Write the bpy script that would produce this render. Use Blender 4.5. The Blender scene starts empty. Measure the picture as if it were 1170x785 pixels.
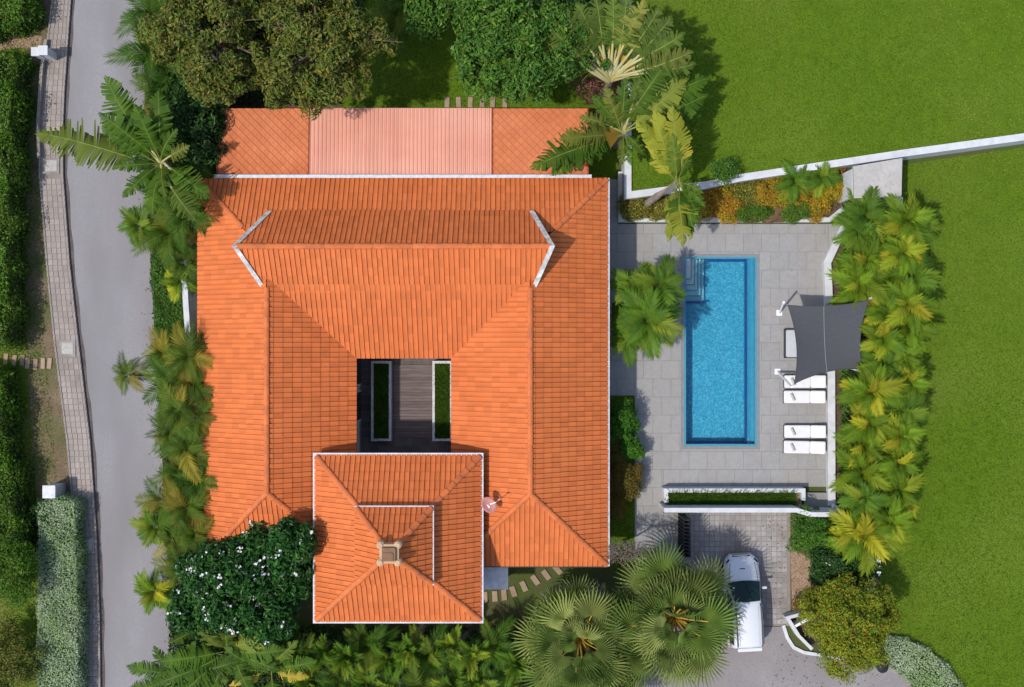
import bpy, bmesh, math, random
import numpy as np
from mathutils import Vector, Matrix, Quaternion

# ------------------------------------------------------------------ camera, light, exposure
H = 48.0          # drone height, metres
S = 23.0          # photograph pixels per metre on the ground
sc = bpy.context.scene
col = sc.collection
cam_d = bpy.data.cameras.new('camera'); cam = bpy.data.objects.new('camera', cam_d); col.objects.link(cam)
cam.location = (0, 0, H); cam.rotation_euler = (0, 0, 0)
cam_d.sensor_width = 36.0; cam_d.lens = 36.0 * H / (1170 / S); cam_d.clip_end = 2000; cam_d.clip_start = 0.5
sc.camera = cam

SUN_DIR = Vector((-0.53, -0.25, 1.0)).normalized()
w = bpy.data.worlds.new('World'); sc.world = w; w.use_nodes = True
nt = w.node_tree; bg = nt.nodes['Background']
sky = nt.nodes.new('ShaderNodeTexSky'); sky.sky_type = 'NISHITA'; sky.sun_disc = False
sky.sun_elevation = math.asin(SUN_DIR.z); sky.sun_rotation = math.atan2(SUN_DIR.x, SUN_DIR.y)
sky.air_density = 1.0; sky.dust_density = 1.6; sky.ozone_density = 1.0
nt.links.new(sky.outputs[0], bg.inputs[0]); bg.inputs[1].default_value = 0.15
sun_d = bpy.data.lights.new('sun', 'SUN'); sun = bpy.data.objects.new('sun', sun_d); col.objects.link(sun)
sun_d.energy = 2.7; sun_d.angle = math.radians(1.2); sun_d.color = (1.0, 0.95, 0.87)
sun.rotation_euler = (-SUN_DIR).to_track_quat('-Z', 'Y').to_euler(); sun.location = (-20, -12, 60)
sc.view_settings.view_transform = 'Standard'; sc.view_settings.look = 'None'
sc.view_settings.exposure = 0.42; sc.view_settings.gamma = 1.0
try: sc.view_settings.use_curve_mapping = False
except Exception: pass
sc.cycles.max_bounces = 6; sc.cycles.transparent_max_bounces = 8

rng = random.Random(7)
nr = np.random.default_rng(11)

def W(px, py, z=0.0):
    """world point that stands at height z under photograph pixel (px, py)"""
    k = (H - z) / H
    return Vector(((px - 585) / S * k, -(py - 392.5) / S * k, z))
def P2(pts, z=0.0): return [W(a, b, z) for a, b in pts]
def lerp(a, b, t): return a + (b - a) * t

# ------------------------------------------------------------------ materials
MATS = {}
def pm(name, c1, c2=None, scale=3.0, rough=0.7, island=0.0, objr=0.0, hue=None, bump=0.0, bscale=30.0, spec=0.3,
       transl=0.0, detail=4.0, big=None, bigscale=0.35, metal=0.0, fine=None, finescale=60.0, coord='pos', coat=0.0, stretch=None):
    """procedural material: two-tone noise, random shade per mesh island / per object, large stains, bump"""
    m = bpy.data.materials.new(name); m.use_nodes = True; MATS[name] = m
    t = m.node_tree; N = t.nodes; L = t.links
    b = N['Principled BSDF']; out = N['Material Output']
    geo = N.new('ShaderNodeNewGeometry'); src = geo.outputs['Position']
    if coord == 'obj':
        tc = N.new('ShaderNodeTexCoord'); src = tc.outputs['Object']
    if stretch:
        mp = N.new('ShaderNodeMapping'); mp.inputs['Scale'].default_value = stretch; L.new(src, mp.inputs[0]); src = mp.outputs[0]
    def noise(s, d=4.0):
        n = N.new('ShaderNodeTexNoise'); n.inputs['Scale'].default_value = s; n.inputs['Detail'].default_value = d
        L.new(src, n.inputs['Vector']); return n.outputs['Fac']
    def mix(f, a, c, mode='MIX'):
        x = N.new('ShaderNodeMix'); x.data_type = 'RGBA'; x.blend_type = mode; x.clamp_factor = True
        if isinstance(f, float): x.inputs[0].default_value = f
        else: L.new(f, x.inputs[0])
        for sock, v in ((x.inputs[6], a), (x.inputs[7], c)):
            if isinstance(v, (tuple, list)): sock.default_value = (*v[:3], 1)
            else: L.new(v, sock)
        return x.outputs[2]
    def rampf(f, lo, hi):
        r = N.new('ShaderNodeMapRange'); r.inputs[1].default_value = lo; r.inputs[2].default_value = hi
        L.new(f, r.inputs[0]); return r.outputs[0]
    c = c1
    if c2: c = mix(rampf(noise(scale, detail), 0.32, 0.68), c1, c2)
    rnd = None
    if island or objr or hue:
        oi = N.new('ShaderNodeObjectInfo')
        ad = N.new('ShaderNodeMath'); ad.operation = 'ADD'
        L.new(geo.outputs['Random Per Island'], ad.inputs[0]); L.new(oi.outputs['Random'], ad.inputs[1])
        fr = N.new('ShaderNodeMath'); fr.operation = 'FRACT'; L.new(ad.outputs[0], fr.inputs[0]); rnd = fr.outputs[0]
        if objr and not island: rnd = oi.outputs['Random']
    if hue:                                  # third tone reached by some islands / objects
        hc, lo, hi = hue
        c = mix(rampf(rnd, lo, hi), c, hc)
    if big: c = mix(rampf(noise(bigscale, 3.0), 0.42, 0.72), c, big)
    if fine: c = mix(rampf(noise(finescale, 2.0), 0.45, 0.7), c, fine)
    amt = island or objr
    if amt:
        v = N.new('ShaderNodeMapRange'); v.inputs[3].default_value = 1 - amt; v.inputs[4].default_value = 1 + amt
        ml = N.new('ShaderNodeMath'); ml.operation = 'MULTIPLY'; ml.inputs[1].default_value = 7.31
        f2 = N.new('ShaderNodeMath'); f2.operation = 'FRACT'
        L.new(rnd, ml.inputs[0]); L.new(ml.outputs[0], f2.inputs[0]); L.new(f2.outputs[0], v.inputs[0])
        hs = N.new('ShaderNodeHueSaturation'); L.new(v.outputs[0], hs.inputs['Value'])
        if isinstance(c, (tuple, list)): hs.inputs['Color'].default_value = (*c, 1)
        else: L.new(c, hs.inputs['Color'])
        c = hs.outputs[0]
    if isinstance(c, (tuple, list)): b.inputs['Base Color'].default_value = (*c, 1)
    else: L.new(c, b.inputs['Base Color'])
    b.inputs['Roughness'].default_value = rough; b.inputs['Metallic'].default_value = metal
    b.inputs['Specular IOR Level'].default_value = spec
    if coat: b.inputs['Coat Weight'].default_value = coat; b.inputs['Coat Roughness'].default_value = 0.05
    if bump:
        bp = N.new('ShaderNodeBump'); bp.inputs['Strength'].default_value = bump; bp.inputs['Distance'].default_value = 0.03
        L.new(noise(bscale, 5.0), bp.inputs['Height']); L.new(bp.outputs[0], b.inputs['Normal'])
    if transl:
        tr = N.new('ShaderNodeBsdfTranslucent')
        if isinstance(c, (tuple, list)): tr.inputs[0].default_value = (*c, 1)
        else: L.new(c, tr.inputs[0])
        mx = N.new('ShaderNodeMixShader'); mx.inputs[0].default_value = transl
        L.new(b.outputs[0], mx.inputs[1]); L.new(tr.outputs[0], mx.inputs[2]); L.new(mx.outputs[0], out.inputs[0])
    return m

pm('tile', (0.535, 0.143, 0.041), (0.505, 0.129, 0.036), scale=0.7, rough=0.72, island=0.10, big=(0.55, 0.152, 0.046), bigscale=0.25, bump=0.1, bscale=25, spec=0.18, fine=(0.515, 0.134, 0.040), finescale=3.5)
pm('ridge_tile', (0.56, 0.155, 0.048), (0.50, 0.130, 0.038), scale=2, rough=0.65, island=0.10, bump=0.2, spec=0.2, fine=(0.42, 0.12, 0.05), finescale=3)
pm('roof_under', (0.26, 0.07, 0.025), (0.20, 0.05, 0.02), rough=0.9)
pm('shingle', (0.53, 0.165, 0.068), (0.47, 0.14, 0.056), scale=1.3, rough=0.85, island=0.06, big=(0.55, 0.185, 0.085), spec=0.15, bump=0.2)
pm('pink_metal', (0.64, 0.30, 0.21), (0.60, 0.265, 0.185), scale=0.6, rough=0.55, objr=0.05, spec=0.3, big=(0.66, 0.35, 0.26))
pm('white_plaster', (0.56, 0.57, 0.59), (0.48, 0.49, 0.51), scale=1.2, rough=0.8, bump=0.1, fine=(0.46, 0.465, 0.475), finescale=2.5)
pm('house_wall', (0.62, 0.60, 0.56), (0.56, 0.54, 0.50), scale=1.0, rough=0.85)
pm('verge_stone', (0.66, 0.65, 0.62), (0.38, 0.38, 0.37), scale=2.2, rough=0.8, bump=0.4, bscale=14, fine=(0.28, 0.28, 0.27), finescale=5)
pm('gutter', (0.58, 0.59, 0.62), (0.42, 0.43, 0.46), scale=4, rough=0.5, island=0.05)
pm('dark_fascia', (0.05, 0.035, 0.03), rough=0.6)
pm('concrete', (0.42, 0.40, 0.37), (0.36, 0.345, 0.32), scale=1.4, rough=0.9, bump=0.2, fine=(0.33, 0.31, 0.29), finescale=7)
pm('deck_tile', (0.285, 0.280, 0.276), (0.255, 0.25, 0.247), scale=1.8, rough=0.75, objr=0.035, bump=0.1, big=(0.275, 0.255, 0.235), bigscale=0.35, fine=(0.245, 0.24, 0.237), finescale=5)
pm('grout', (0.235, 0.23, 0.225), rough=0.9)
pm('asphalt', (0.275, 0.265, 0.275), (0.238, 0.230, 0.240), scale=0.35, rough=0.95, bump=0.5, bscale=70, fine=(0.215, 0.208, 0.213), finescale=22, spec=0.2, big=(0.205, 0.195, 0.196), bigscale=0.28, stretch=(1.6, .5, 1))
pm('asphalt_drive', (0.27, 0.25, 0.25), (0.22, 0.205, 0.205), scale=0.6, rough=0.95, bump=0.5, bscale=60, fine=(0.19, 0.18, 0.18), finescale=20, big=(0.20, 0.175, 0.17), bigscale=0.25)
pm('path_paver', (0.33, 0.285, 0.255), (0.25, 0.212, 0.188), scale=0.5, rough=0.9, island=0.10, bump=0.3, spec=0.15)
pm('drive_paver', (0.34, 0.325, 0.32), (0.26, 0.245, 0.24), scale=0.9, rough=0.9, island=0.13, bump=0.3, spec=0.15, big=(0.22, 0.195, 0.185), bigscale=0.5)
pm('paver_joint', (0.215, 0.185, 0.165), (0.24, 0.21, 0.185), scale=3, rough=1.0)
pm('kerb', (0.30, 0.27, 0.25), (0.22, 0.19, 0.175), scale=2, rough=0.9, bump=0.3)
pm('gutter_dirt', (0.075, 0.062, 0.058), (0.12, 0.10, 0.095), scale=1.5, rough=1.0)
pm('soil', (0.085, 0.058, 0.035), (0.13, 0.088, 0.052), scale=2.5, rough=1.0, bump=0.8, bscale=20, fine=(0.055, 0.04, 0.025), finescale=9)
pm('mulch', (0.27, 0.18, 0.115), (0.36, 0.26, 0.18), scale=3.5, rough=1.0, bump=0.8, bscale=25, fine=(0.16, 0.10, 0.06), finescale=14)
pm('dirt_verge', (0.14, 0.098, 0.058), (0.20, 0.155, 0.10), scale=1.4, rough=1.0, bump=0.6, big=(0.055, 0.10, 0.014), bigscale=0.55, fine=(0.09, 0.07, 0.035), finescale=12)
pm('lawn', (0.094, 0.160, 0.010), (0.072, 0.132, 0.008), scale=1.6, rough=0.95, bump=0.9, bscale=22, big=(0.118, 0.172, 0.022), bigscale=0.16, fine=(0.052, 0.098, 0.007), finescale=13, spec=0.05, detail=8)
pm('lawn_worn', (0.085, 0.15, 0.012), (0.12, 0.15, 0.025), scale=0.7, rough=0.95, bump=0.9, bscale=22, big=(0.15, 0.14, 0.04), bigscale=0.4, fine=(0.05, 0.09, 0.008), finescale=12, spec=0.05)
pm('ground', (0.05, 0.085, 0.012), (0.075, 0.07, 0.03), scale=0.5, rough=1.0, bump=0.6)
pm('grass_blade', (0.150, 0.235, 0.018), (0.115, 0.198, 0.012), scale=1.1, rough=0.8, island=0.34, transl=0.25, spec=0.08, big=(0.185, 0.225, 0.035), bigscale=0.28, fine=(0.10, 0.17, 0.014), finescale=0.12)
pm('planter_grass', (0.07, 0.13, 0.012), (0.04, 0.085, 0.008), scale=2, rough=0.8, island=0.4, transl=0.2, spec=0.1)
pm('white_paint', (0.78, 0.78, 0.78), (0.72, 0.72, 0.72), scale=2, rough=0.45)
pm('cushion', (0.66, 0.655, 0.66), (0.61, 0.605, 0.61), scale=4, rough=0.9, bump=0.15)
pm('day_cushion', (0.46, 0.47, 0.50), (0.42, 0.43, 0.46), scale=4, rough=0.9)
pm('towel', (0.42, 0.41, 0.40), (0.34, 0.33, 0.32), scale=9, rough=1.0, bump=0.4)
pm('dark_frame', (0.035, 0.035, 0.045), rough=0.5)
pm('black_metal', (0.02, 0.02, 0.022), rough=0.45, metal=0.2)
pm('sail_cloth', (0.074, 0.077, 0.085), (0.062, 0.065, 0.072), scale=12, rough=0.85, bump=0.2, bscale=80, transl=0.12)
pm('sail_seam', (0.22, 0.22, 0.23), rough=0.8)
pm('steel', (0.6, 0.6, 0.6), rough=0.3, metal=0.8)
pm('mosaic_ripple_light', (0.17, 0.40, 0.48), (0.125, 0.335, 0.42), scale=5.5, rough=0.4, fine=(0.42, 0.64, 0.68), finescale=15, spec=0.3)  # blue tile colour; the pale fine speckle is water-rippled light painted in
pm('pool_wall', (0.05, 0.26, 0.36), (0.04, 0.22, 0.32), scale=5, rough=0.4)
pm('pool_line', (0.012, 0.055, 0.22), rough=0.4)
pm('pool_step', (0.62, 0.66, 0.64), (0.56, 0.61, 0.60), scale=3, rough=0.5)
pm('step_nosing', (0.10, 0.22, 0.27), rough=0.5)
pm('pool_coping', (0.20, 0.215, 0.22), (0.17, 0.185, 0.19), scale=3, rough=0.6)
pm('wood_deck', (0.15, 0.115, 0.105), (0.105, 0.078, 0.074), scale=1.4, rough=0.7, objr=0.2, bump=0.2, stretch=(1, 9, 1))
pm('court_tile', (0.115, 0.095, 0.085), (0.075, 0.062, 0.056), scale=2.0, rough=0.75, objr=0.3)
pm('finial', (0.52, 0.36, 0.22), (0.42, 0.28, 0.17), scale=4, rough=0.85, bump=0.3)
pm('finial_vent', (0.22, 0.12, 0.07), (0.17, 0.09, 0.05), scale=5, rough=0.8)
pm('dish_red', (0.55, 0.24, 0.20), (0.50, 0.20, 0.17), scale=6, rough=0.5)
pm('door_wood', (0.11, 0.06, 0.035), (0.075, 0.042, 0.026), scale=3, rough=0.6, stretch=(9, 1, 1))
pm('glass_dark', (0.02, 0.03, 0.035), rough=0.08, spec=0.8)
pm('step_stone', (0.33, 0.235, 0.165), (0.25, 0.18, 0.13), scale=3, rough=0.95, objr=0.15, bump=0.5)
pm('rock', (0.16, 0.085, 0.05), (0.10, 0.052, 0.032), scale=2.5, rough=0.95, bump=0.8, bscale=9)
pm('terracotta', (0.05, 0.035, 0.03), (0.07, 0.05, 0.04), scale=5, rough=0.6)
pm('bark', (0.16, 0.12, 0.085), (0.095, 0.07, 0.05), scale=5, rough=0.95, bump=0.8, bscale=18)
pm('bark_grey', (0.26, 0.22, 0.19), (0.16, 0.13, 0.11), scale=4, rough=0.95, bump=0.8, bscale=14)
pm('palm_trunk', (0.24, 0.19, 0.13), (0.15, 0.12, 0.08), scale=4, rough=0.9, bump=0.6, stretch=(1, 1, 5))
# foliage
def leafm(n, a, b, hue=None, island=0.42, objr=0.0, transl=0.3, big=None, spec=0.25, rough=0.5, bigscale=0.9, scale=1.2):
    return pm(n, a, b, scale=scale, rough=rough, island=island, objr=objr, hue=hue, transl=transl, spec=spec, big=big, bigscale=bigscale, detail=2)
leafm('leaf_olive', (0.125, 0.175, 0.024), (0.078, 0.125, 0.018), hue=((0.27, 0.18, 0.03), 0.70, 1.0), big=(0.165, 0.165, 0.028))
leafm('leaf_bright', (0.078, 0.188, 0.021), (0.051, 0.135, 0.015), hue=((0.165, 0.255, 0.033), 0.7, 1.0))
leafm('leaf_dark', (0.033, 0.093, 0.017), (0.021, 0.063, 0.013), hue=((0.075, 0.150, 0.024), 0.75, 1.0))
leafm('leaf_plumeria', (0.027, 0.108, 0.017), (0.017, 0.069, 0.012), hue=((0.075, 0.180, 0.024), 0.75, 1.0), rough=0.4)
leafm('leaf_shrub', (0.068, 0.188, 0.017), (0.045, 0.132, 0.013), hue=((0.135, 0.255, 0.027), 0.7, 1.0))
leafm('leaf_vivid', (0.055, 0.17, 0.011), (0.035, 0.125, 0.009), hue=((0.10, 0.22, 0.016), 0.7, 1.0))
leafm('leaf_croton', (0.40, 0.25, 0.02), (0.22, 0.24, 0.02), hue=((0.62, 0.16, 0.02), 0.55, 0.95), big=(0.42, 0.35, 0.02), bigscale=0.8)
leafm('leaf_rust', (0.173, 0.143, 0.021), (0.090, 0.112, 0.019), hue=((0.255, 0.105, 0.022), 0.55, 0.95))
leafm('leaf_mixbed', (0.13, 0.17, 0.02), (0.19, 0.17, 0.025), hue=((0.50, 0.34, 0.08), 0.74, 0.98))
leafm('leaf_flame', (0.20, 0.275, 0.016), (0.125, 0.20, 0.013), hue=((0.58, 0.20, 0.02), 0.83, 1.0), big=(0.27, 0.29, 0.02), bigscale=0.7)
leafm('leaf_hedge', (0.085, 0.190, 0.012), (0.052, 0.130, 0.010), hue=((0.15, 0.25, 0.018), 0.72, 1.0), big=(0.10, 0.17, 0.02), bigscale=.6)
leafm('leaf_silver', (0.38, 0.47, 0.29), (0.30, 0.41, 0.21), hue=((0.45, 0.52, 0.36), 0.6, 1.0), island=0.25, big=(0.27, 0.40, 0.14), bigscale=0.5)
leafm('leaf_pink', (0.20, 0.07, 0.06), (0.12, 0.085, 0.03), hue=((0.36, 0.14, 0.13), 0.6, 1.0))
pm('hedge_core', (0.022, 0.04, 0.008), (0.035, 0.045, 0.012), scale=3, rough=1.0)
pm('petal', (0.80, 0.78, 0.76), (0.74, 0.72, 0.72), scale=9, rough=0.7, transl=0.2)
# palms: one tone per frond (object random) plus leaflets (islands)
def palmm(n, a, b, hue, objr=0.18, transl=0.3): return pm(n, a, b, scale=1.6, rough=0.55, objr=objr, hue=hue, transl=transl, spec=0.10, detail=2)
palmm('palm_yellow', (0.155, 0.245, 0.013), (0.085, 0.165, 0.011), ((0.36, 0.33, 0.02), 0.66, 1.0), objr=.3)
palmm('palm_green', (0.105, 0.195, 0.016), (0.066, 0.140, 0.013), ((0.21, 0.27, 0.022), 0.6, 1.0))
palmm('palm_mix', (0.080, 0.135, 0.012), (0.046, 0.092, 0.009), ((0.25, 0.20, 0.024), 0.66, 1.0), objr=.32)
palmm('palm_deep', (0.060, 0.130, 0.012), (0.034, 0.085, 0.009), ((0.15, 0.20, 0.022), 0.66, 1.0), objr=.32)
palmm('palm_fan', (0.140, 0.205, 0.040), (0.088, 0.150, 0.028), ((0.26, 0.30, 0.085), 0.55, 1.0), objr=.32)
palmm('banana', (0.075, 0.145, 0.013), (0.045, 0.100, 0.010), ((0.16, 0.19, 0.028), 0.65, 1.0), objr=.25)
palmm('banana_yellow', (0.299, 0.299, 0.031), (0.221, 0.260, 0.026), ((0.442, 0.312, 0.039), 0.6, 1.0))
palmm('banana_olive', (0.110, 0.165, 0.024), (0.066, 0.115, 0.017), ((0.21, 0.21, 0.04), 0.7, 1.0), objr=.28)
pm('dead_frond', (0.22, 0.17, 0.14), (0.30, 0.24, 0.21), scale=4, rough=0.9, objr=0.2)
pm('rachis', (0.22, 0.24, 0.05), (0.17, 0.21, 0.035), scale=4, rough=0.5)
pm('petiole_gold', (0.46, 0.26, 0.03), (0.38, 0.27, 0.05), scale=2.2, rough=0.5)
pm('petiole_pale', (0.40, 0.40, 0.22), (0.36, 0.31, 0.10), scale=1.1, rough=0.5, objr=0.1)
# car
pm('car_paint', (0.62, 0.63, 0.66), rough=0.22, coat=0.8, spec=0.5)
pm('car_glass', (0.008, 0.022, 0.022), rough=0.06, spec=0.3)
pm('car_black', (0.015, 0.015, 0.017), rough=0.5)
pm('car_rail', (0.03, 0.03, 0.05), rough=0.4)
pm('car_lamp', (0.55, 0.57, 0.6), rough=0.1, spec=0.8)
pm('car_red', (0.35, 0.01, 0.01), rough=0.2)
pm('rubber', (0.02, 0.02, 0.02), rough=0.85)
pm('rim', (0.45, 0.45, 0.47), rough=0.3, metal=0.8)
def water_mat():
    m = bpy.data.materials.new('pool_water'); m.use_nodes = True; MATS['pool_water'] = m
    t = m.node_tree; N = t.nodes; L = t.links; N.remove(N['Principled BSDF'])
    tr = N.new('ShaderNodeBsdfTransparent'); tr.inputs[0].default_value = (0.97, 0.99, 1.0, 1)
    gl = N.new('ShaderNodeBsdfGlossy'); gl.inputs['Roughness'].default_value = 0.08
    fr = N.new('ShaderNodeFresnel'); fr.inputs[0].default_value = 1.33
    ns = N.new('ShaderNodeTexNoise'); ns.inputs['Scale'].default_value = 6.0; ns.inputs['Detail'].default_value = 3
    g = N.new('ShaderNodeNewGeometry'); L.new(g.outputs['Position'], ns.inputs['Vector'])
    bp = N.new('ShaderNodeBump'); bp.inputs['Strength'].default_value = 0.7; bp.inputs['Distance'].default_value = 0.1
    L.new(ns.outputs['Fac'], bp.inputs['Height']); L.new(bp.outputs[0], gl.inputs['Normal']); L.new(bp.outputs[0], fr.inputs['Normal'])
    mx = N.new('ShaderNodeMixShader'); L.new(fr.outputs[0], mx.inputs[0]); L.new(tr.outputs[0], mx.inputs[1]); L.new(gl.outputs[0], mx.inputs[2])
    L.new(mx.outputs[0], N['Material Output'].inputs[0])
    ab = N.new('ShaderNodeVolumeAbsorption'); ab.inputs['Color'].default_value = (0.10, 0.74, 0.88, 1); ab.inputs['Density'].default_value = 1.05
    L.new(ab.outputs[0], N['Material Output'].inputs['Volume'])
water_mat()

# ------------------------------------------------------------------ object helpers
def link(name, me, parent=None, loc=(0, 0, 0), rot=None):
    o = bpy.data.objects.new(name, me); col.objects.link(o); o.location = loc
    if rot is not None: o.rotation_euler = rot
    if parent: o.parent = parent
    return o
def tag(o, label=None, cat=None, group=None, kind=None):
    if label: o['label'] = label
    if cat: o['category'] = cat
    if group: o['group'] = group
    if kind: o['kind'] = kind
    return o
def thing(name, label, cat, loc, group=None, rz=0.0):
    o = link(name, None, None, loc, (0, 0, rz)); o.empty_display_size = 0.2
    return tag(o, label, cat, group)
class MB:
    def __init__(s): s.v = []; s.f = []
    def add(s, vs, fs):
        n = len(s.v); s.v += [tuple(v) for v in vs]; s.f += [tuple(i + n for i in f) for f in fs]; return s
    def box(s, c, d, rz=0.0):
        cx, cy, cz = c; hx, hy, hz = d[0] / 2, d[1] / 2, d[2] / 2; ca, sa = math.cos(rz), math.sin(rz)
        vs = []
        for z in (-hz, hz):
            for x, y in ((-hx, -hy), (hx, -hy), (hx, hy), (-hx, hy)): vs.append((cx + x * ca - y * sa, cy + x * sa + y * ca, cz + z))
        return s.add(vs, [(3, 2, 1, 0), (4, 5, 6, 7), (0, 1, 5, 4), (1, 2, 6, 5), (2, 3, 7, 6), (3, 0, 4, 7)])
    def prism(s, poly, z0, z1):
        n = len(poly); p = [(q[0], q[1]) for q in poly]
        if sum(p[i][0] * p[(i + 1) % n][1] - p[(i + 1) % n][0] * p[i][1] for i in range(n)) < 0: p = p[::-1]
        vs = [(x, y, z0) for x, y in p] + [(x, y, z1) for x, y in p]
        return s.add(vs, [tuple(range(n - 1, -1, -1)), tuple(range(n, 2 * n))] + [(i, (i + 1) % n, n + (i + 1) % n, n + i) for i in range(n)])
    def sheet(s, poly, z):
        n = len(poly); p = [(q[0], q[1]) for q in poly]
        if sum(p[i][0] * p[(i + 1) % n][1] - p[(i + 1) % n][0] * p[i][1] for i in range(n)) < 0: p = p[::-1]
        return s.add([(x, y, z) for x, y in p], [tuple(range(n))])
    def tube(s, pts, radii, n=7, cap=True):
        pts = [Vector(p) for p in pts]; rings = []
        if not isinstance(radii, (list, tuple)): radii = [radii] * len(pts)
        for i, p in enumerate(pts):
            d = (pts[min(i + 1, len(pts) - 1)] - pts[max(i - 1, 0)]).normalized()
            a = d.orthogonal().normalized() if abs(d.z) > 0.9 else d.cross(Vector((0, 0, 1))).normalized(); b = d.cross(a)
            rings.append([p + (a * math.cos(2 * math.pi * k / n) + b * math.sin(2 * math.pi * k / n)) * radii[i] for k in range(n)])
        vs = [v for r in rings for v in r]; fs = []
        for i in range(len(pts) - 1):
            for k in range(n): fs.append((i * n + k, i * n + (k + 1) % n, (i + 1) * n + (k + 1) % n, (i + 1) * n + k))
        if cap: fs.append(tuple(range(n - 1, -1, -1))); fs.append(tuple((len(pts) - 1) * n + k for k in range(n)))
        return s.add(vs, fs)
    def wallrun(s, pts, width, z0, z1, closed=False):
        """a wall of constant thickness along a plan polyline, mitred"""
        p = [Vector((q[0], q[1])) for q in pts]; n = len(p); L_, R_ = [], []
        for i in range(n):
            a = p[i - 1] if (i > 0 or closed) else None; b = p[(i + 1) % n] if (i < n - 1 or closed) else None
            d1 = (p[i] - a).normalized() if a is not None else None; d2 = (b - p[i]).normalized() if b is not None else None
            if d1 is None: d1 = d2
            if d2 is None: d2 = d1
            t = (d1 + d2).normalized(); nn = Vector((-t.y, t.x)); c = max(0.35, nn.dot(Vector((-d2.y, d2.x))))
            L_.append(p[i] + nn * width / 2 / c); R_.append(p[i] - nn * width / 2 / c)
        vs = []; fs = []
        for a, b in zip(L_, R_): vs += [(a.x, a.y, z0), (b.x, b.y, z0), (b.x, b.y, z1), (a.x, a.y, z1)]
        m = n if closed else n - 1
        for i in range(m):
            j = (i + 1) % n
            for k in range(4): fs.append((i * 4 + k, j * 4 + k, j * 4 + (k + 1) % 4, i * 4 + (k + 1) % 4))
        if not closed: fs.append((0, 3, 2, 1)); fs.append(tuple((n - 1) * 4 + k for k in range(4)))
        return s.add(vs, fs)
    def mesh(s, name, mat, off=(0, 0, 0), smooth=False):
        me = bpy.data.meshes.new(name)
        me.from_pydata([(v[0] - off[0], v[1] - off[1], v[2] - off[2]) for v in s.v], [], s.f)
        if mat: me.materials.append(MATS[mat])
        bm = bmesh.new(); bm.from_mesh(me); bmesh.ops.recalc_face_normals(bm, faces=bm.faces); bm.to_mesh(me); bm.free()
        if smooth: me.polygons.foreach_set('use_smooth', [True] * len(me.polygons))
        return me
    def build(s, name, mat, parent=None, world=True, smooth=False):
        """world coordinates; under an unrotated parent they are made local"""
        off = parent.location if (parent and world) else (0, 0, 0)
        if parent and world and parent.parent: off = Vector(off) + parent.parent.location
        return link(name, s.mesh(name, mat, off, smooth), parent)
def bevel(me, wdt, seg=2):
    bm = bmesh.new(); bm.from_mesh(me)
    bmesh.ops.bevel(bm, geom=[e for e in bm.edges if len(e.link_faces) == 2 and e.calc_face_angle(0) > 0.5], offset=wdt, segments=seg, affect='EDGES', clamp_overlap=True)
    bm.to_mesh(me); bm.free(); return me
def struct(name, mb, mat):
    o = mb.build(name, mat); o['kind'] = 'structure'; return o
def quadmesh(name, V, F, mat):
    me = bpy.data.meshes.new(name); V = np.asarray(V, dtype=np.float32); F = np.asarray(F, dtype=np.int32)
    me.vertices.add(len(V)); me.vertices.foreach_set('co', V.ravel())
    k = F.shape[1]; me.loops.add(F.size); me.loops.foreach_set('vertex_index', F.ravel())
    me.polygons.add(len(F)); me.polygons.foreach_set('loop_start', np.arange(0, F.size, k, dtype=np.int32))
    me.polygons.foreach_set('loop_total', np.full(len(F), k, dtype=np.int32))
    me.polygons.foreach_set('use_smooth', np.zeros(len(F), dtype=bool)); me.update(); me.materials.append(MATS[mat]); return me
def in_poly(x, y, poly):
    c = np.zeros(len(x), bool); n = len(poly); j = n - 1
    for i in range(n):
        xi, yi, xj, yj = poly[i][0], poly[i][1], poly[j][0], poly[j][1]
        if yi != yj:
            c ^= ((yi > y) != (yj > y)) & (x < (xj - xi) * (y - yi) / (yj - yi) + xi)
        j = i
    return c

# ------------------------------------------------------------------ THE GROUND
PX0, PX1, PY0, PY1 = 780, 866, 292, 511                     # pool in photograph pixels
pa, pb = W(PX0, PY1), W(PX1, PY0)                            # pool lower-left, upper-right in metres
g = MB(); B = 600
for x0, x1, y0, y1 in ((-B, pa.x, -B, B), (pb.x, B, -B, B), (pa.x, pb.x, -B, pa.y), (pa.x, pb.x, pb.y, B)):
    g.add([(x0, y0, 0), (x1, y0, 0), (x1, y1, 0), (x0, y1, 0)], [(0, 1, 2, 3)])
struct('ground', g, 'ground')
EAST = [(953, 236), (1030, 240), (1033, 188), (1400, 136), (1400, 1000), (1120, 1000), (1105, 785), (1085, 760), (1050, 732), (1018, 722), (960, 690), (958, 420)]
struct('east_lawn', MB().sheet(P2(EAST), 0.006), 'lawn')
NORTH = [(390, -80), (705, -80), (705, 205), (672, 205), (672, 123), (380, 123)]
struct('north_lawn', MB().sheet(P2(NORTH), 0.006), 'lawn')
WEST = [(-120, -120), (52, -120), (44, 60), (40, 200), (38, 600), (60, 900), (-120, 900)]
struct('west_lawn', MB().sheet(P2(WEST), 0.006), 'lawn_worn')
UZ = 1.15
UP = [(716, -120), (1400, -120), (1400, 121), (1172, 157), (1032, 176), (962, 187), (846, 203), (805, 212), (720, 222)]
struct('upper_lawn', MB().prism([W(a, b, UZ) for a, b in UP], -0.2, UZ), 'lawn')
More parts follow.
